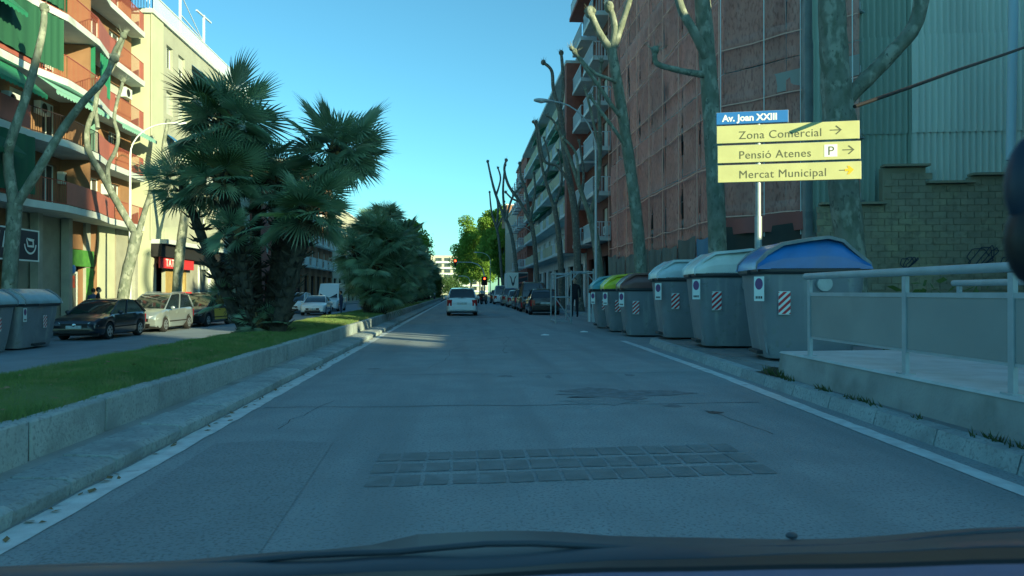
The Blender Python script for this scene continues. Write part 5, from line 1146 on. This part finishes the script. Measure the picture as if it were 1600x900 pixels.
# traffic lights
def traffic_head(t, c, name='signal_head', lit=True):
    h = MB().box(c[0] - .17, c[0] + .17, c[1] - .1, c[1] + .12, c[2] - .48, c[2] + .48).build(name, 'black', t, bevel=.03)
    for k, m in enumerate(('redlight' if lit else 'dark', 'dark', 'dark')):
        z = c[2] + .31 - k * .31
        MB().tube([(c[0], c[1] - .10, z), (c[0], c[1] - .125, z)], .125, 14).build('lens', m, h)
        v = MB()
        for j in range(8):
            a0, a1 = math.pi * j / 8, math.pi * (j + 1) / 8; v.quad(*[(c[0] + .14 * math.cos(a), yy, z + .14 * math.sin(a)) for a, yy in ((a0, c[1] - .1), (a1, c[1] - .1), (a1, c[1] - .3), (a0, c[1] - .3))])
        v.build('visor', 'black', h)
TZ = 104; p = ray(757, HZ, TZ); tl = thing('traffic_light', 'red traffic light on a curved mast arm reaching over the avenue', 'traffic light', (p.x, p.y, .14))
e = ray(712, 409, TZ)
MB().tube([(p.x, p.y, .14), (p.x, p.y, 3.6), (p.x - .25, p.y, 4.5), (p.x - .9, p.y, 5.15), (p.x - 1.8, p.y, 5.45), (e.x, e.y, 5.5)], [.10, .09, .08, .07, .06, .055], 10).build('mast', 'lampgrey', tl, smooth=60)
h1 = ray(757, 439, TZ); traffic_head(tl, (h1.x, h1.y - .25, h1.z)); traffic_head(tl, (e.x - .05, e.y - .2, 5.35))
MB().box(h1.x - .42, h1.x + .42, h1.y - .13, h1.y - .11, h1.z - .62, h1.z + .62).build('backboard', 'black', tl)
p = ray(724, HZ, 150); t2 = thing('mast_arm', 'distant curved signal mast beyond the traffic light', 'traffic light', (p.x, p.y, .14)); q = ray(735, HZ, 150)
MB().tube([(q.x, q.y, .14), (q.x, q.y, 3.2), (q.x - .4, q.y, 4.2), (q.x - 1.2, q.y, 4.5), (q.x - 2.4, q.y, 4.5)], .07, 8).build('mast', 'lampgrey', t2, smooth=60)
mb = MB(); P = [ray(1336, 166, 13.2), ray(1420, 137, 14.6), ray(1500, 108, 16.4), ray(1572, 84, 18), ray(1640, 60, 20)]
tag(MB().tube(P, .035, 8).build('overhead_cable', 'black', smooth=60), 'thick black cable strung from the thick plane trunk to the corrugated wall', 'cable')

# ================================================================== SCAFFOLD GATE AND SMALL THINGS BY THE KERB
gate = thing('passage_scaffold', 'pale tubular frame of a pedestrian passage standing beside the parked dark hatchback', 'scaffold', (4.5, 30.6, 0))
XY = {(0, 0): (3.86, 30.0), (1, 0): (4.50, 30.0), (2, 0): (5.42, 30.0), (0, 1): (3.92, 32.0), (1, 1): (4.58, 32.0), (2, 1): (5.55, 32.0)}
for k, (x, y) in XY.items(): MB().tube([(x, y, .0), (x, y, 2.12 + .06 * k[0])], .03, 8).build('upright', 'metal', gate, smooth=60)
def tb(a, b, z0, z1=None): p, q = XY[a], XY[b]; MB().tube([(*p, z0), (*q, z1 if z1 is not None else z0)], .024, 8).build('crossbar', 'metal', gate, smooth=60)
for j in (0, 1):
    tb((0, j), (1, j), 2.05); tb((1, j), (2, j), 2.12); tb((0, j), (1, j), 1.08); tb((0, j), (1, j), .10); tb((0, j), (1, j), 1.85, 2.02)
for i in (0, 1, 2): tb((i, 0), (i, 1), 2.08)
tb((0, 0), (0, 1), .10); tb((0, 0), (1, 0), 1.05, .12)
for (x0, z0, x1, z1) in ((4.50, 1.75, 4.80, 2.10), (5.42, 1.75, 5.12, 2.10), (4.50, 1.75, 4.28, 2.04)): MB().tube([(x0, 30.0, z0), (x1, 30.0, z1)], .02, 6).build('brace', 'metal', gate)
bn = thing('banner_board', 'narrow upright white board with vertical lettering beside the teal lidded bin', 'board', (5.75, 29.6, .14))
p = ray(924, HZ, 29.5); MB().box(p.x + .02, p.x + .52, p.y, p.y + .05, .1, 1.55).build('board', 'whitepaint', bn); MB().box(p.x - .12, p.x - .04, p.y, p.y + .04, .1, 1.25).build('pole', 'white', bn)
o = put_text(bn, 'lettering', 'uniQ', .46, 'shopgreen', (p.x + .42, p.y - .012, .28), (R(90), R(-90), 0), bold=.006)

# ================================================================== VEHICLES
def interp(P, y):
    for (y0, z0), (y1, z1) in zip(P[:-1], P[1:]):
        if y0 <= y <= y1:
            s = (y - y0) / (y1 - y0 or 1); return z0 + (z1 - z0) * s
    return P[0][1] if y < P[0][0] else P[-1][1]
def make_car(name, label, cat, pnt, L=4.2, W=1.74, H=1.47, deck=None, gh=None, wb=2.55, wr=.305, group=None, roofbars=False, van=False, door=None, roofm=None, grille=True, plates=True):
    """front towards +y; deck: side line of hood, belt and tail; gh: y of rear glass base, roof rear, roof front, windscreen base"""
    t = thing(name, label, cat, (0, 0, 0), 0, group); hw = W / 2; hl = L / 2; fy, ry = hl - .82, hl - .82 - wb
    ry = fy - wb; ys = sorted(set([-hl, -hl + .03, -hl + .10, -hl + .25, hl, hl - .03, hl - .10, hl - .28] + [p[0] for p in deck] + [cy + wr * 1.18 * math.cos(k * math.pi / 8) for cy in (fy, ry) for k in range(9)] + [(-hl + .4) + (L - .8) * k / 10 for k in range(11)]))
    rings = []
    for y in ys:
        if y < -hl or y > hl: continue
        zt = interp(deck, y); e = abs(y) / hl; w_ = hw * (1 - .16 * max(0, (e - .72) / .28) ** 2.4); zb = .20 + .10 * max(0, (e - .85) / .15) ** 2
        for cy in (fy, ry):
            d = abs(y - cy)
            if d < wr * 1.18: zb = max(zb, wr + math.sqrt((wr * 1.18) ** 2 - d * d) * .98)
        zb = min(zb, zt - .10); m_ = zb + (zt - zb) * .5
        half = [(0, zb), (w_ * .93, zb), (w_ * .985, zb + (zt - zb) * .12), (w_, m_), (w_ * .985, zt - (zt - zb) * .22), (w_ * .94, zt - .03), (w_ * .86, zt), (0, zt + .025)]
        rings.append([(x, y, z) for x, z in half] + [(-x, y, z) for x, z in half[-2:0:-1]])
    MB().loft(rings).build('body', pnt, t, smooth=38)
    MB().box(-hw * .9, hw * .9, -hl + .15, hl - .15, .17, .42).build('underbody', 'rubber', t)
    y0, y1, y2, y3 = gh; zb0, zb3 = interp(deck, y0), interp(deck, y3)
    wz = lambda z: hw * (.90 - .22 * max(0, min(1, (z - .85) / (H - .85))) ** (2.2 if van else 1.1) * (.35 if van else 1))
    prof = [(y0, zb0 - .03), (y0 + (y1 - y0) * .5, zb0 + (H - zb0) * .60), (y1, H - .05), (y1 + (y2 - y1) * .35, H - .005), (y1 + (y2 - y1) * .7, H), (y2, H - .04), (y3 + (y2 - y3) * .5, zb3 + (H - zb3) * .53), (y3, zb3 - .03)]
    mb = MB(); n = len(prof); Lf = [(-wz(z), y, z) for y, z in prof]; Rt = [(wz(z), y, z) for y, z in prof]; ce = [(0, y + (.05 if y > 0 else -.04) * (1 if i in (0, 1, 6, 7) else 0), z + .015) for i, (y, z) in enumerate(prof)]
    mb.add(Lf + ce + Rt, [tuple(range(n)), tuple(range(3 * n - 1, 2 * n - 1, -1))] + [(k, k + 1, n + k + 1, n + k) for k in range(n - 1)] + [(n + k, n + k + 1, 2 * n + k + 1, 2 * n + k) for k in range(n - 1)])
    mb.build('windows', pnt if van else 'glass', t, smooth=30)
    rp = roofm or pnt
    rf = MB(); seq = prof[2:6]; rings = [[(-wz(z) * 1.012, y, z - .075), (-wz(z) * 1.015, y, z - .01), (-wz(z) * .9, y, z + .018), (0, y, z + .036), (wz(z) * .9, y, z + .018), (wz(z) * 1.015, y, z - .01), (wz(z) * 1.012, y, z - .075)] for y, z in seq]
    rf.loft(rings, False, False); rf.add(rings[0], [tuple(range(7))]); rf.add(rings[-1], [tuple(range(7))[::-1]]); roof = rf.build('roof', rp, t, smooth=50)
    if not van:
        for s in (1, -1):
            for a, b, th in (((y3, zb3), (y2, H - .05), .055), ((y0, zb0), (y1, H - .06), .09), (((y1 + y3) / 2 - .05, interp(deck, 0) - .02), ((y1 + y2) / 2 - .02, H - .03), .06)):
                q = [(s * (wz(a[1]) + .004), a[0], a[1]), (s * (wz((a[1] + b[1]) / 2) + .012), (a[0] + b[0]) / 2 + (.03 if a[0] > 0.5 else -.03 if a[0] < -1 else 0), (a[1] + b[1]) / 2), (s * (wz(b[1]) + .006), b[0], b[1])]
                MB().tube(q, [th * .55, th * .42, th * .4], 6).build('pillar', pnt, t, smooth=60)
    else:
        wsn = MB().add([(-hw * .78, y3 + .02, zb3 + .04), (hw * .78, y3 + .02, zb3 + .04), (hw * .70, y2 + .06, H - .16), (-hw * .70, y2 + .06, H - .16)], [(0, 1, 2, 3)]).build('windscreen', 'glass', t)
        for s in (1, -1): MB().add([(s * (hw * .905), y3 - .25, zb3 + .08), (s * hw * .905, y3 - 1.0, zb3 + .08), (s * (wz(H * .85) + .012), y3 - 1.0, H * .83), (s * (wz(H * .85) + .012), y3 - .65, H * .83)], [(0, 1, 2, 3)]).build('side_window', 'glass', t)
    for s in (1, -1):
        for cy in (fy, ry):
            x0, x1 = s * (hw - .215), s * (hw - .012); w2 = MB().tube([(x0, cy, wr), (x0 + s * .03, cy, wr), (x1 - s * .03, cy, wr), (x1, cy, wr)], [wr * .93, wr, wr, wr * .92], 20).build('wheel', 'rubber', t, smooth=40)
            MB().tube([(x1 - s * .02, cy, wr), (x1 + s * .006, cy, wr)], [wr * .66, wr * .64], 18).build('rim', 'rim', w2, smooth=30)
            mb = MB()
            for k in range(5):
                a = k * 1.2566 + .3; c = (x1 + s * .008, cy + wr * .42 * math.cos(a), wr + wr * .42 * math.sin(a)); mb.add([(c[0], c[1] + .045 * math.cos(b), c[2] + .045 * math.sin(b)) for b in [j * 1.047 for j in range(6)]], [tuple(range(6))])
            mb.build('rim_hole', 'rubber', w2, kind='stuff')
        zf = interp(deck, hl - .12); zr = interp(deck, -hl + .08)
        # lamps sit on the rounded corners
        MB().add([(s * hw * .55, hl - .02 + .012, zf - .22), (s * hw * .90, hl - .10, zf - .20), (s * hw * .955, hl - .30, zf - .10), (s * hw * .90, hl - .30, zf - .02), (s * hw * .82, hl - .08, zf - .05), (s * hw * .55, hl - .005, zf - .08)], [(0, 1, 4, 5), (1, 2, 3, 4)]).build('headlight', 'headlamp', t)
        zt0 = zr - .33; tl_ = MB(); rh = .30 if not van else .5
        xs = ((hw * .66, -hl - .012), (hw * .86, -hl + .012), (hw * .945, -hl + .16)); z0, z1 = zr - .12 - rh, zr - .10
        tl_.add([(s * x, y, z) for z in (z0, z1) for x, y in xs] + [(s * x * .93, y + .05, z) for z in (z0, z1) for x, y in xs], [(0, 1, 4, 3), (1, 2, 5, 4), (0, 1, 7, 6), (3, 4, 10, 9), (0, 3, 9, 6), (2, 5, 11, 8)]); tl_.build('tail_light', 'tail', t)
        mz = interp(deck, y3 - .3) + .06; MB().ball((s * (hw + .08), y3 - .38, mz), (.10, .06, .075), 8, 6).build('mirror', pnt, t, smooth=60)
        for yy in ((y0 + y3) / 2 + .45, (y0 + y3) / 2 - .55): MB().box(min(s * hw * .985, s * (hw + .01)), max(s * hw * .985, s * (hw + .01)), yy - .1, yy + .1, .80, .83).build('door_handle', pnt, t)
        if roofbars: MB().tube([(s * (wz(H) * .93), y1 + .1, H - .02), (s * wz(H) * .93, y1 + .25, H + .05), (s * wz(H) * .93, y2 - .3, H + .045), (s * wz(H) * .93, y2 - .1, H - .02)], .018, 6).build('roof_bar', 'metal', t, smooth=60)
        MB().box(min(s * hw * .97, s * (hw + .006)), max(s * hw * .97, s * (hw + .006)), ry + wr * 1.25, fy - wr * 1.25, .42, .47).build('side_strip', 'rubber' if not van else 'plastic', t)
        if door: MB().add([(s * (hw + .004), y, z) for y, z in ((-.95, .32), (.62, .32), (.72, .86), (-.85, .88))], [(0, 1, 2, 3)]).build('door', door, t)
    if grille:
        MB().box(-hw * .52, hw * .52, hl - .03, hl + .012, interp(deck, hl - .05) - .22, interp(deck, hl - .05) - .09).build('grille', 'black', t); MB().box(-hw * .6, hw * .6, hl - .03, hl + .012, .26, .38).build('air_intake', 'black', t)
        MB().ball((0, hl + .012, interp(deck, hl - .05) - .14), (.07, .02, .07), 10, 6).build('badge', 'chrome', t, smooth=60)
    if plates:
        MB().box(-.26, .26, hl + .012, hl + .022, .42, .53).build('front_plate', 'plate', t); MB().box(-.26, .26, -hl - .028, -hl - .012, .62, .73).build('rear_plate', 'plate', t)
    MB().box(-hw * .80, hw * .80, -hl - .035, -hl + .05, .33, .55).build('rear_bumper', pnt, t, bevel=.02)
    MB().tube([(-.16, y0 + .02, zb0 + .04), (.35, y0 + (y1 - y0) * .12, zb0 + .08)], .012, 5).build('rear_wiper', 'black', t)
    return t
hatch = dict(L=4.1, W=1.70, H=1.43, deck=[(-2.05, .70), (-2.0, .93), (-1.75, .95), (.75, .90), (1.0, .90), (1.75, .78), (2.0, .68), (2.05, .56)], gh=(-1.9, -1.35, .05, 1.0), wb=2.5)
mpv = dict(L=4.35, W=1.75, H=1.64, deck=[(-2.17, .72), (-2.12, 1.0), (-1.8, 1.02), (.9, .96), (1.2, .98), (1.85, .86), (2.1, .74), (2.17, .58)], gh=(-2.1, -1.85, .15, 1.25), wb=2.7, wr=.315)
sedan = dict(L=4.5, W=1.80, H=1.42, deck=[(-2.25, .70), (-2.2, .96), (-1.7, .99), (.7, .90), (.95, .92), (1.9, .78), (2.18, .66), (2.25, .54)], gh=(-1.75, -.95, .05, .98), wb=2.7, wr=.32)
wagon = dict(L=4.25, W=1.70, H=1.50, deck=[(-2.12, .72), (-2.08, .97), (-1.8, .98), (.85, .92), (1.1, .93), (1.8, .82), (2.05, .70), (2.12, .56)], gh=(-2.06, -1.72, .05, 1.12), wb=2.5)
vanp = dict(L=5.2, W=1.95, H=2.45, deck=[(-2.6, .8), (-2.55, 1.2), (1.4, 1.15), (1.75, 1.14), (2.35, .98), (2.55, .8), (2.6, .6)], gh=(-2.58, -2.5, 1.0, 1.75), wb=3.2, wr=.34, van=True)
GPL = 'cars parked across the median'; GPR = 'vehicles parked along the right kerb'
def park(u, v, ground, face, car, rot=0.0, dx=0.0):
    """stand a car with its near end's centre over the ground point seen at (u, v)"""
    zc = (CAM_H - ground) * F / (v - HZ); p = ray(u, HZ, zc); car.location = (p.x + dx, p.y, ground); car.rotation_euler.z = face + rot; return car
c = make_car('parked_car', 'dark navy three door hatchback parked beside the left bins', 'car', 'car_navy', group=GPL, **hatch); c.location = (-13.35, 28.6, LZ); c.rotation_euler.z = R(180)
c = make_car('parked_car', 'silver people carrier parked behind the navy hatchback', 'car', 'car_silver', group=GPL, roofbars=True, **mpv); c.location = (-13.35, 33.7, LZ); c.rotation_euler.z = R(180)
c = make_car('parked_car', 'black taxi with yellow doors parked left of the big palm', 'car', 'car_black', group=GPL, door='car_yellow', **mpv); c.location = (-13.1, 38.6, LZ); c.rotation_euler.z = R(176)
c = make_car('parked_car', 'dark grey car parked behind the silver people carrier by the shop', 'car', 'car_grey', group=GPL, **mpv); c.location = (-15.6, 40.3, LZ); c.rotation_euler.z = R(178)
c = make_car('white_sedan', 'white sedan facing us between the two palm clumps', 'car', 'car_white', group=GPL, **sedan); c.location = (-10.7, 55.9, LZ); c.rotation_euler.z = R(183)
c = make_car('white_van', 'white panel van behind the white sedan across the median', 'van', 'car_white', group=GPL, **vanp); c.location = (-11.5, 67.0, LZ); c.rotation_euler.z = R(180)
c = make_car('parked_car', 'small white car half hidden behind the white sedan', 'car', 'car_white', group=GPL, **mpv); c.location = (-13.1, 60.5, LZ); c.rotation_euler.z = R(180)
c = make_car('white_wagon', 'white estate car driving ahead of us in the lane', 'car', 'car_white', **wagon); p = ray(722, HZ, 40.3); c.location = (p.x, p.y + 1.5, 0); c.rotation_euler.z = R(0)
# right kerb, backs towards us
def rpark(nm, label, pnt, spec, x, y, cat='car', **k):
    c = make_car(nm, label, cat, pnt, group=GPR, **{**spec, **k}); c.location = (x, y, 0); c.rotation_euler.z = R(-1); return c
rpark('parked_car', 'black hatchback parked beside the pale tubular frame', 'car_black', hatch, 4.75, 43.2, W=1.76, H=1.46)
rpark('parked_van', 'dark olive people carrier parked ahead of the black hatchback', 'car_olive', mpv, 4.75, 49.5, W=1.85, H=1.92, L=4.6, cat='van', roofbars=True)
rpark('parked_car', 'dark grey car parked ahead of the olive people carrier', 'car_grey', wagon, 4.75, 55.5)
rpark('parked_car', 'silver car parked fourth along the right kerb', 'car_silver', hatch, 4.7, 62.5)
rpark('parked_car', 'blue roofed pale car parked fifth along the right kerb', 'car_sand', mpv, 4.65, 69.5, roofm='car_blue')
rpark('white_van', 'small white van with dark rear window on the right kerb', 'car_white', mpv, 4.3, 78.5, H=1.95, cat='van')
rpark('parked_car', 'dark car parked beyond the small white van', 'car_black', wagon, 4.2, 86)
# box truck with an animal-head emblem on its back
bt = thing('box_truck', 'white box truck with dark horned emblem on its back parked on the right', 'truck', (5.6, 74, 0), 0, GPR)
MB().box(4.55, 6.6, 72.6, 77.2, .75, 3.2).build('box', 'white', bt, bevel=.03); MB().box(4.7, 6.5, 77.3, 79.2, .5, 2.3).build('cab', 'car_white', bt, bevel=.12); MB().box(4.6, 6.55, 72.7, 79, .45, .74).build('chassis', 'rubber', bt)
for x in (4.75, 6.35):
    for y in (73.6, 78.2): w2 = MB().tube([(x - .12, y, .4), (x + .12, y, .4)], .4, 16).build('wheel', 'rubber', bt, smooth=40); MB().tube([(x - .13, y, .4), (x + .13, y, .4)], .22, 14).build('rim', 'rim', w2)
MB().add([(x, 72.59, z) for x, z in ((4.75, 2.95), (4.95, 2.75), (5.05, 2.35), (5.12, 2.15), (5.20, 2.35), (5.30, 2.75), (5.5, 2.95), (5.32, 2.55), (5.25, 2.05), (5.12, 1.85), (5.0, 2.05), (4.92, 2.55))], [(0, 1, 11), (1, 2, 10, 11), (2, 3, 9, 10), (3, 4, 8, 9), (4, 5, 7, 8), (5, 6, 7)]).build('emblem', 'navy', bt)
MB().box(5.66, 6.58, 72.575, 72.595, 1.2, 3.15).build('poster', 'navy', bt)
for z in (2.6, 2.1, 1.6): MB().add([(5.7, 72.57, z), (6.5, 72.57, z + .18), (6.55, 72.57, z + .32), (5.75, 72.57, z + .14)], [(0, 1, 2, 3)]).build('poster_stripe', 'pinktarp', bt)
for x in (4.65, 6.5): MB().box(x - .07, x + .07, 72.57, 72.59, .85, 1.05).build('tail_light', 'tail', bt)
# motor scooter
def scooter(label, x, y, rz, pnt):
    t = thing('scooter', label, 'scooter', (0, 0, 0), 0, 'scooters by the right kerb')
    for yy in (-.6, .6): w2 = MB().tube([(-.06, yy, .25), (.06, yy, .25)], .25, 16).build('wheel', 'rubber', t, smooth=40); MB().tube([(-.065, yy, .25), (.065, yy, .25)], .13, 12).build('rim', 'rim', w2)
    MB().loft([rr_ring(-.12, .12, -.75, -.05, .30, .08), rr_ring(-.17, .17, -.80, .02, .50, .1), rr_ring(-.14, .14, -.82, .02, .70, .1)]).build('body', pnt, t, smooth=40)
    MB().loft([rr_ring(-.13, .13, -.75, .0, .705, .1), rr_ring(-.14, .14, -.72, -.02, .80, .1)]).build('seat', 'black', t, smooth=40); MB().box(-.14, .14, -.1, .45, .28, .33).build('footboard', 'rubber', t)
    MB().add([(-.2, .42, .3), (.2, .42, .3), (.16, .62, .95), (-.16, .62, .95), (-.17, .5, .3), (.17, .5, .3), (.13, .68, .95), (-.13, .68, .95)], [(0, 1, 2, 3), (4, 5, 6, 7), (0, 3, 7, 4), (1, 2, 6, 5), (2, 3, 7, 6)]).build('leg_shield', pnt, t)
    MB().tube([(0, .6, .25), (0, .55, .95), (0, .48, 1.05)], .03, 8).build('fork', 'metal', t); MB().tube([(-.32, .42, 1.08), (0, .5, 1.04), (.32, .42, 1.08)], .02, 8).build('handlebar', 'black', t); MB().box(-.17, .17, -1.0, -.72, .82, 1.1).build('top_box', 'black', t, bevel=.04)
    MB().box(-.08, .08, -.84, -.80, .55, .65).build('tail_light', 'tail', t); t.location = (x, y, 0); t.rotation_euler.z = rz; return t
p = ray(756, HZ, 78); scooter('dark scooter parked under the red traffic light', p.x, p.y, R(-25), 'car_black')
p = ray(750, HZ, 84); scooter('pale scooter standing beyond the dark scooter', p.x, p.y, R(20), 'car_silver')

# ================================================================== PEOPLE
def person(label, x, y, z0, rz, top, legs_m, h=1.72, bend=0.0):
    k = h / 1.72; vs = []; ed = []; rad = []
    def v(p, r_, par=None): vs.append(tuple(q * k for q in p)); rad.append(r_ * k); i = len(vs) - 1; ed.append((par, i)) if par is not None else None; return i
    pel = v((0, 0, .95), .135); waist = v((0, 0, 1.1), .125, pel); chest = v((0, .01, 1.32), .15, waist); neck = v((0, .01, 1.46), .055, chest); v((0, .025, 1.53), .055, neck)
    hands = []
    for s in (1, -1):
        hip = v((s * .09, 0, .88), .095, pel); kn = v((s * .105, .03 * s, .48), .062, hip); an = v((s * .11, .04 * s - .02, .09), .045, kn); v((s * .12, .04 * s + .12, .045), .04, an)
        sh = v((s * .185, 0, 1.38), .062, chest); el = v((s * .24, -.03, 1.10), .045, sh); wr_ = v((s * .23, .05 + bend, .86), .033, el); hands.append((s, wr_))
        pm = v((s * .228, .075 + bend, .80), .034, wr_)
    me = bpy.data.meshes.new('person'); me.from_pydata(vs, ed, []); o = bpy.data.objects.new('person', me); COL.objects.link(o)
    md = o.modifiers.new('s', 'SKIN'); 
    for i, r_ in enumerate(rad): me.skin_vertices[0].data[i].radius = (r_, r_)
    me.skin_vertices[0].data[0].use_root = True; o.modifiers.new('d', 'SUBSURF').levels = 1
    dg = bpy.context.evaluated_depsgraph_get(); dg.update(); m2 = bpy.data.meshes.new_from_object(o.evaluated_get(dg)); bpy.data.objects.remove(o, do_unlink=True)
    m2.materials.clear()
    for q in (top, legs_m, 'skin'): m2.materials.append(M[q])
    for f in m2.polygons:
        zc = f.center.z / k; xa = abs(f.center.x) / k; f.material_index = 1 if zc < .96 and xa < .2 else (2 if zc < .88 or zc > 1.47 else 0); f.use_smooth = True
    o = link('person', m2); tag(o, label, 'person')
    hd_ = MB().ball((0, .03 * k, 1.62 * k), (.078 * k, .095 * k, .115 * k), 14, 10)
    hd_.add([(-.015, .12, 1.64), (.015, .12, 1.64), (.02, .125, 1.595), (-.02, .125, 1.595), (0, .148, 1.60)], [(0, 1, 4), (1, 2, 4), (2, 3, 4), (3, 0, 4)])
    for s in (1, -1): hd_.ball((s * .08 * k, .02 * k, 1.62 * k), (.014, .025, .034), 6, 5)
    link('head', hd_.mesh('head', 'skin', 60), o)
    fc = MB()
    for s in (1, -1): fc.ball((s * .032 * k, .117 * k, 1.635 * k), (.012, .006, .007), 6, 4)
    link('eyes', fc.mesh('eyes', 'hair'), o); link('mouth', MB().box(-.024 * k, .024 * k, .118 * k, .125 * k, 1.553 * k, 1.562 * k).mesh('mouth', 'red'), o)
    hr = MB().ball((0, .012 * k, 1.645 * k), (.086 * k, .098 * k, .108 * k), 14, 10); hr.v = [(a, min(b, .075 * k) if c < 1.69 * k else b, max(c, 1.575 * k)) for a, b, c in hr.v]; link('hair', hr.mesh('hair', 'hair', 60), o)
    for s, i in hands:
        px, py, pz = vs[i]; hm = MB()
        for j, (dy, L) in enumerate(((-.028, .062), (-.01, .075), (.008, .08), (.026, .07))): hm.tube([(px, py + dy * k + .03, pz - .09 * k), (px - s * .006, py + dy * k + .036, pz - (.09 + L * .5) * k), (px - s * .022, py + dy * k + .036, pz - (.09 + L) * k)], [.010, .009, .007], 6)
        hm.tube([(px, py + .05 * k, pz - .045 * k), (px - s * .012, py + .085 * k, pz - .085 * k), (px - s * .02, py + .092 * k, pz - .115 * k)], [.012, .010, .008], 6); link('fingers', hm.mesh('fingers', 'skin', 60), o)
    o.location = (x, y, z0); o.rotation_euler.z = rz; return o
p = ray(898, HZ, 33.5); person('person in dark clothes standing on the pavement behind the tubular frame', p.x, p.y, .14, R(160), 'cloth_dark', 'cloth_dark', 1.78)
p = ray(176, HZ, 31.5); person('person in a black top on the pavement behind the navy hatchback', p.x - .6, p.y, PZ, R(-60), 'cloth_dark', 'cloth_blue', 1.74)
p = ray(146, HZ, 33.0); person('person in a dark blue top by the green shop front', p.x, p.y, PZ, R(30), 'cloth_blue', 'cloth_dark', 1.70)
p = ray(679, HZ, 88); person('distant person in pale clothes at the end of the median', p.x, p.y, .0, R(100), 'cloth_pale', 'cloth_blue', 1.72)
p = ray(753, HZ, 88); person('distant person in a pale top beside the scooters', p.x, p.y, .0, R(200), 'cloth_pale', 'cloth_dark', 1.74)
p = ray(533, HZ, 52); person('person in dark blue crossing behind the white van', p.x, p.y, LZ, R(80), 'cloth_blue', 'cloth_blue', 1.75)

# ================================================================== OUR OWN CAR
car = thing('driver_car', 'black windscreen edge and blue grey dashboard along the bottom of the view', 'car interior', (0, .8, .95))
def sw(name, rows, m, parent=car, n=24, smooth=50):
    """surface swept across the car: rows of (y, z_left, z_right, bulge)"""
    vs = []
    for y, zl, zr, bl in rows:
        for i in range(n + 1):
            q = i / n; x = -.95 + 1.9 * q; vs.append((x, y - .10 * (2 * q - 1) ** 2, zl + (zr - zl) * q + bl * math.sin(q * 9 + y * 5)))
    return MB().add(vs, [(j * (n + 1) + i, j * (n + 1) + i + 1, (j + 1) * (n + 1) + i + 1, (j + 1) * (n + 1) + i) for j in range(len(rows) - 1) for i in range(n)]).build(name, m, parent, smooth=smooth)
def sheet3(name, rows, m, parent=car):
    """rows of (u, v, distance) seen from the driver's seat, joined into one moulded surface"""
    n = len(rows[0]); vs = [tuple(ray(*p)) for r_ in rows for p in r_]
    return MB().add(vs, [(j * n + i, j * n + i + 1, (j + 1) * n + i + 1, (j + 1) * n + i) for j in range(len(rows) - 1) for i in range(n - 1)]).build(name, m, parent, smooth=60)
def crv(pts, zc, dv=0, n=26):
    out = []
    for k in range(n + 1):
        u = -150 + 1900 * k / n; out.append((u, interp(pts, u) + dv, zc - .10 * ((u - 800) / 950) ** 2))
    return out
def interp(P, y):
    for (y0, z0), (y1, z1) in zip(P[:-1], P[1:]):
        if y0 <= y <= y1: return z0 + (z1 - z0) * (.5 - .5 * math.cos(math.pi * (y - y0) / (y1 - y0)))
    return P[0][1] if y < P[0][0] else P[-1][1]
c1_ = [(-150, 888), (200, 878), (520, 858), (690, 831), (820, 828), (1000, 838), (1250, 842), (1600, 822), (1760, 816)]
c2_ = [(-150, 892), (400, 878), (700, 862), (1000, 850), (1250, 854), (1600, 840), (1760, 834)]
s1_ = [(-150, 907), (300, 904), (700, 890), (1000, 874), (1300, 864), (1600, 854), (1760, 850)]
d1_ = [(-150, 945), (500, 915), (1000, 893), (1300, 888), (1600, 880), (1760, 877)]
sheet3('cowl', [crv(c1_, 1.18, 40), crv(c1_, 1.15), crv(c2_, 1.05), crv(s1_, .98, -2), crv(s1_, .96, 40)], 'cowl')
sheet3('windscreen_seal', [crv(s1_, .955, 20), crv(s1_, .95), crv(d1_, .84, -8), crv(d1_, .82, 60)], 'black')
sheet3('dashboard', [crv(d1_, .80, 20), crv(d1_, .78), crv(d1_, .66, 60), crv(d1_, .50, 260)], 'dash')
wv_ = [(-150, 892), (250, 882), (560, 862), (800, 846), (1060, 856), (1300, 852), (1600, 826), (1760, 820)]
wp = MB().tube([tuple(ray(u, interp(wv_, u) + 2, 1.04)) for u in range(-150, 1760, 70)], [.0045] * 28, 8).build('wiper_arm', 'cowl', car, smooth=60)
p = ray(1236, 836, 1.13); MB().ball(tuple(p), (.010, .008, .005), 8, 6).build('washer_nozzle', 'cowl', car, smooth=60)
p = ray(1622, 375, .40); hm = thing('phone_mount', 'black phone mount at the right edge of the view', 'phone mount', tuple(p))
q = ray(1628, 290, .40); s_ = ray(1720, 640, .45)
MB().ball(tuple(p), (.017, .014, .026), 14, 10).build('clamp', 'black', hm, smooth=60)
MB().tube([tuple(p), tuple(ray(1680, 440, .45)), tuple(s_)], [.014, .012, .018], 10).build('arm', 'black', hm, smooth=60)
MB().ball(tuple(q), (.020, .012, .030), 14, 10).build('cradle', 'navy', hm, smooth=60)
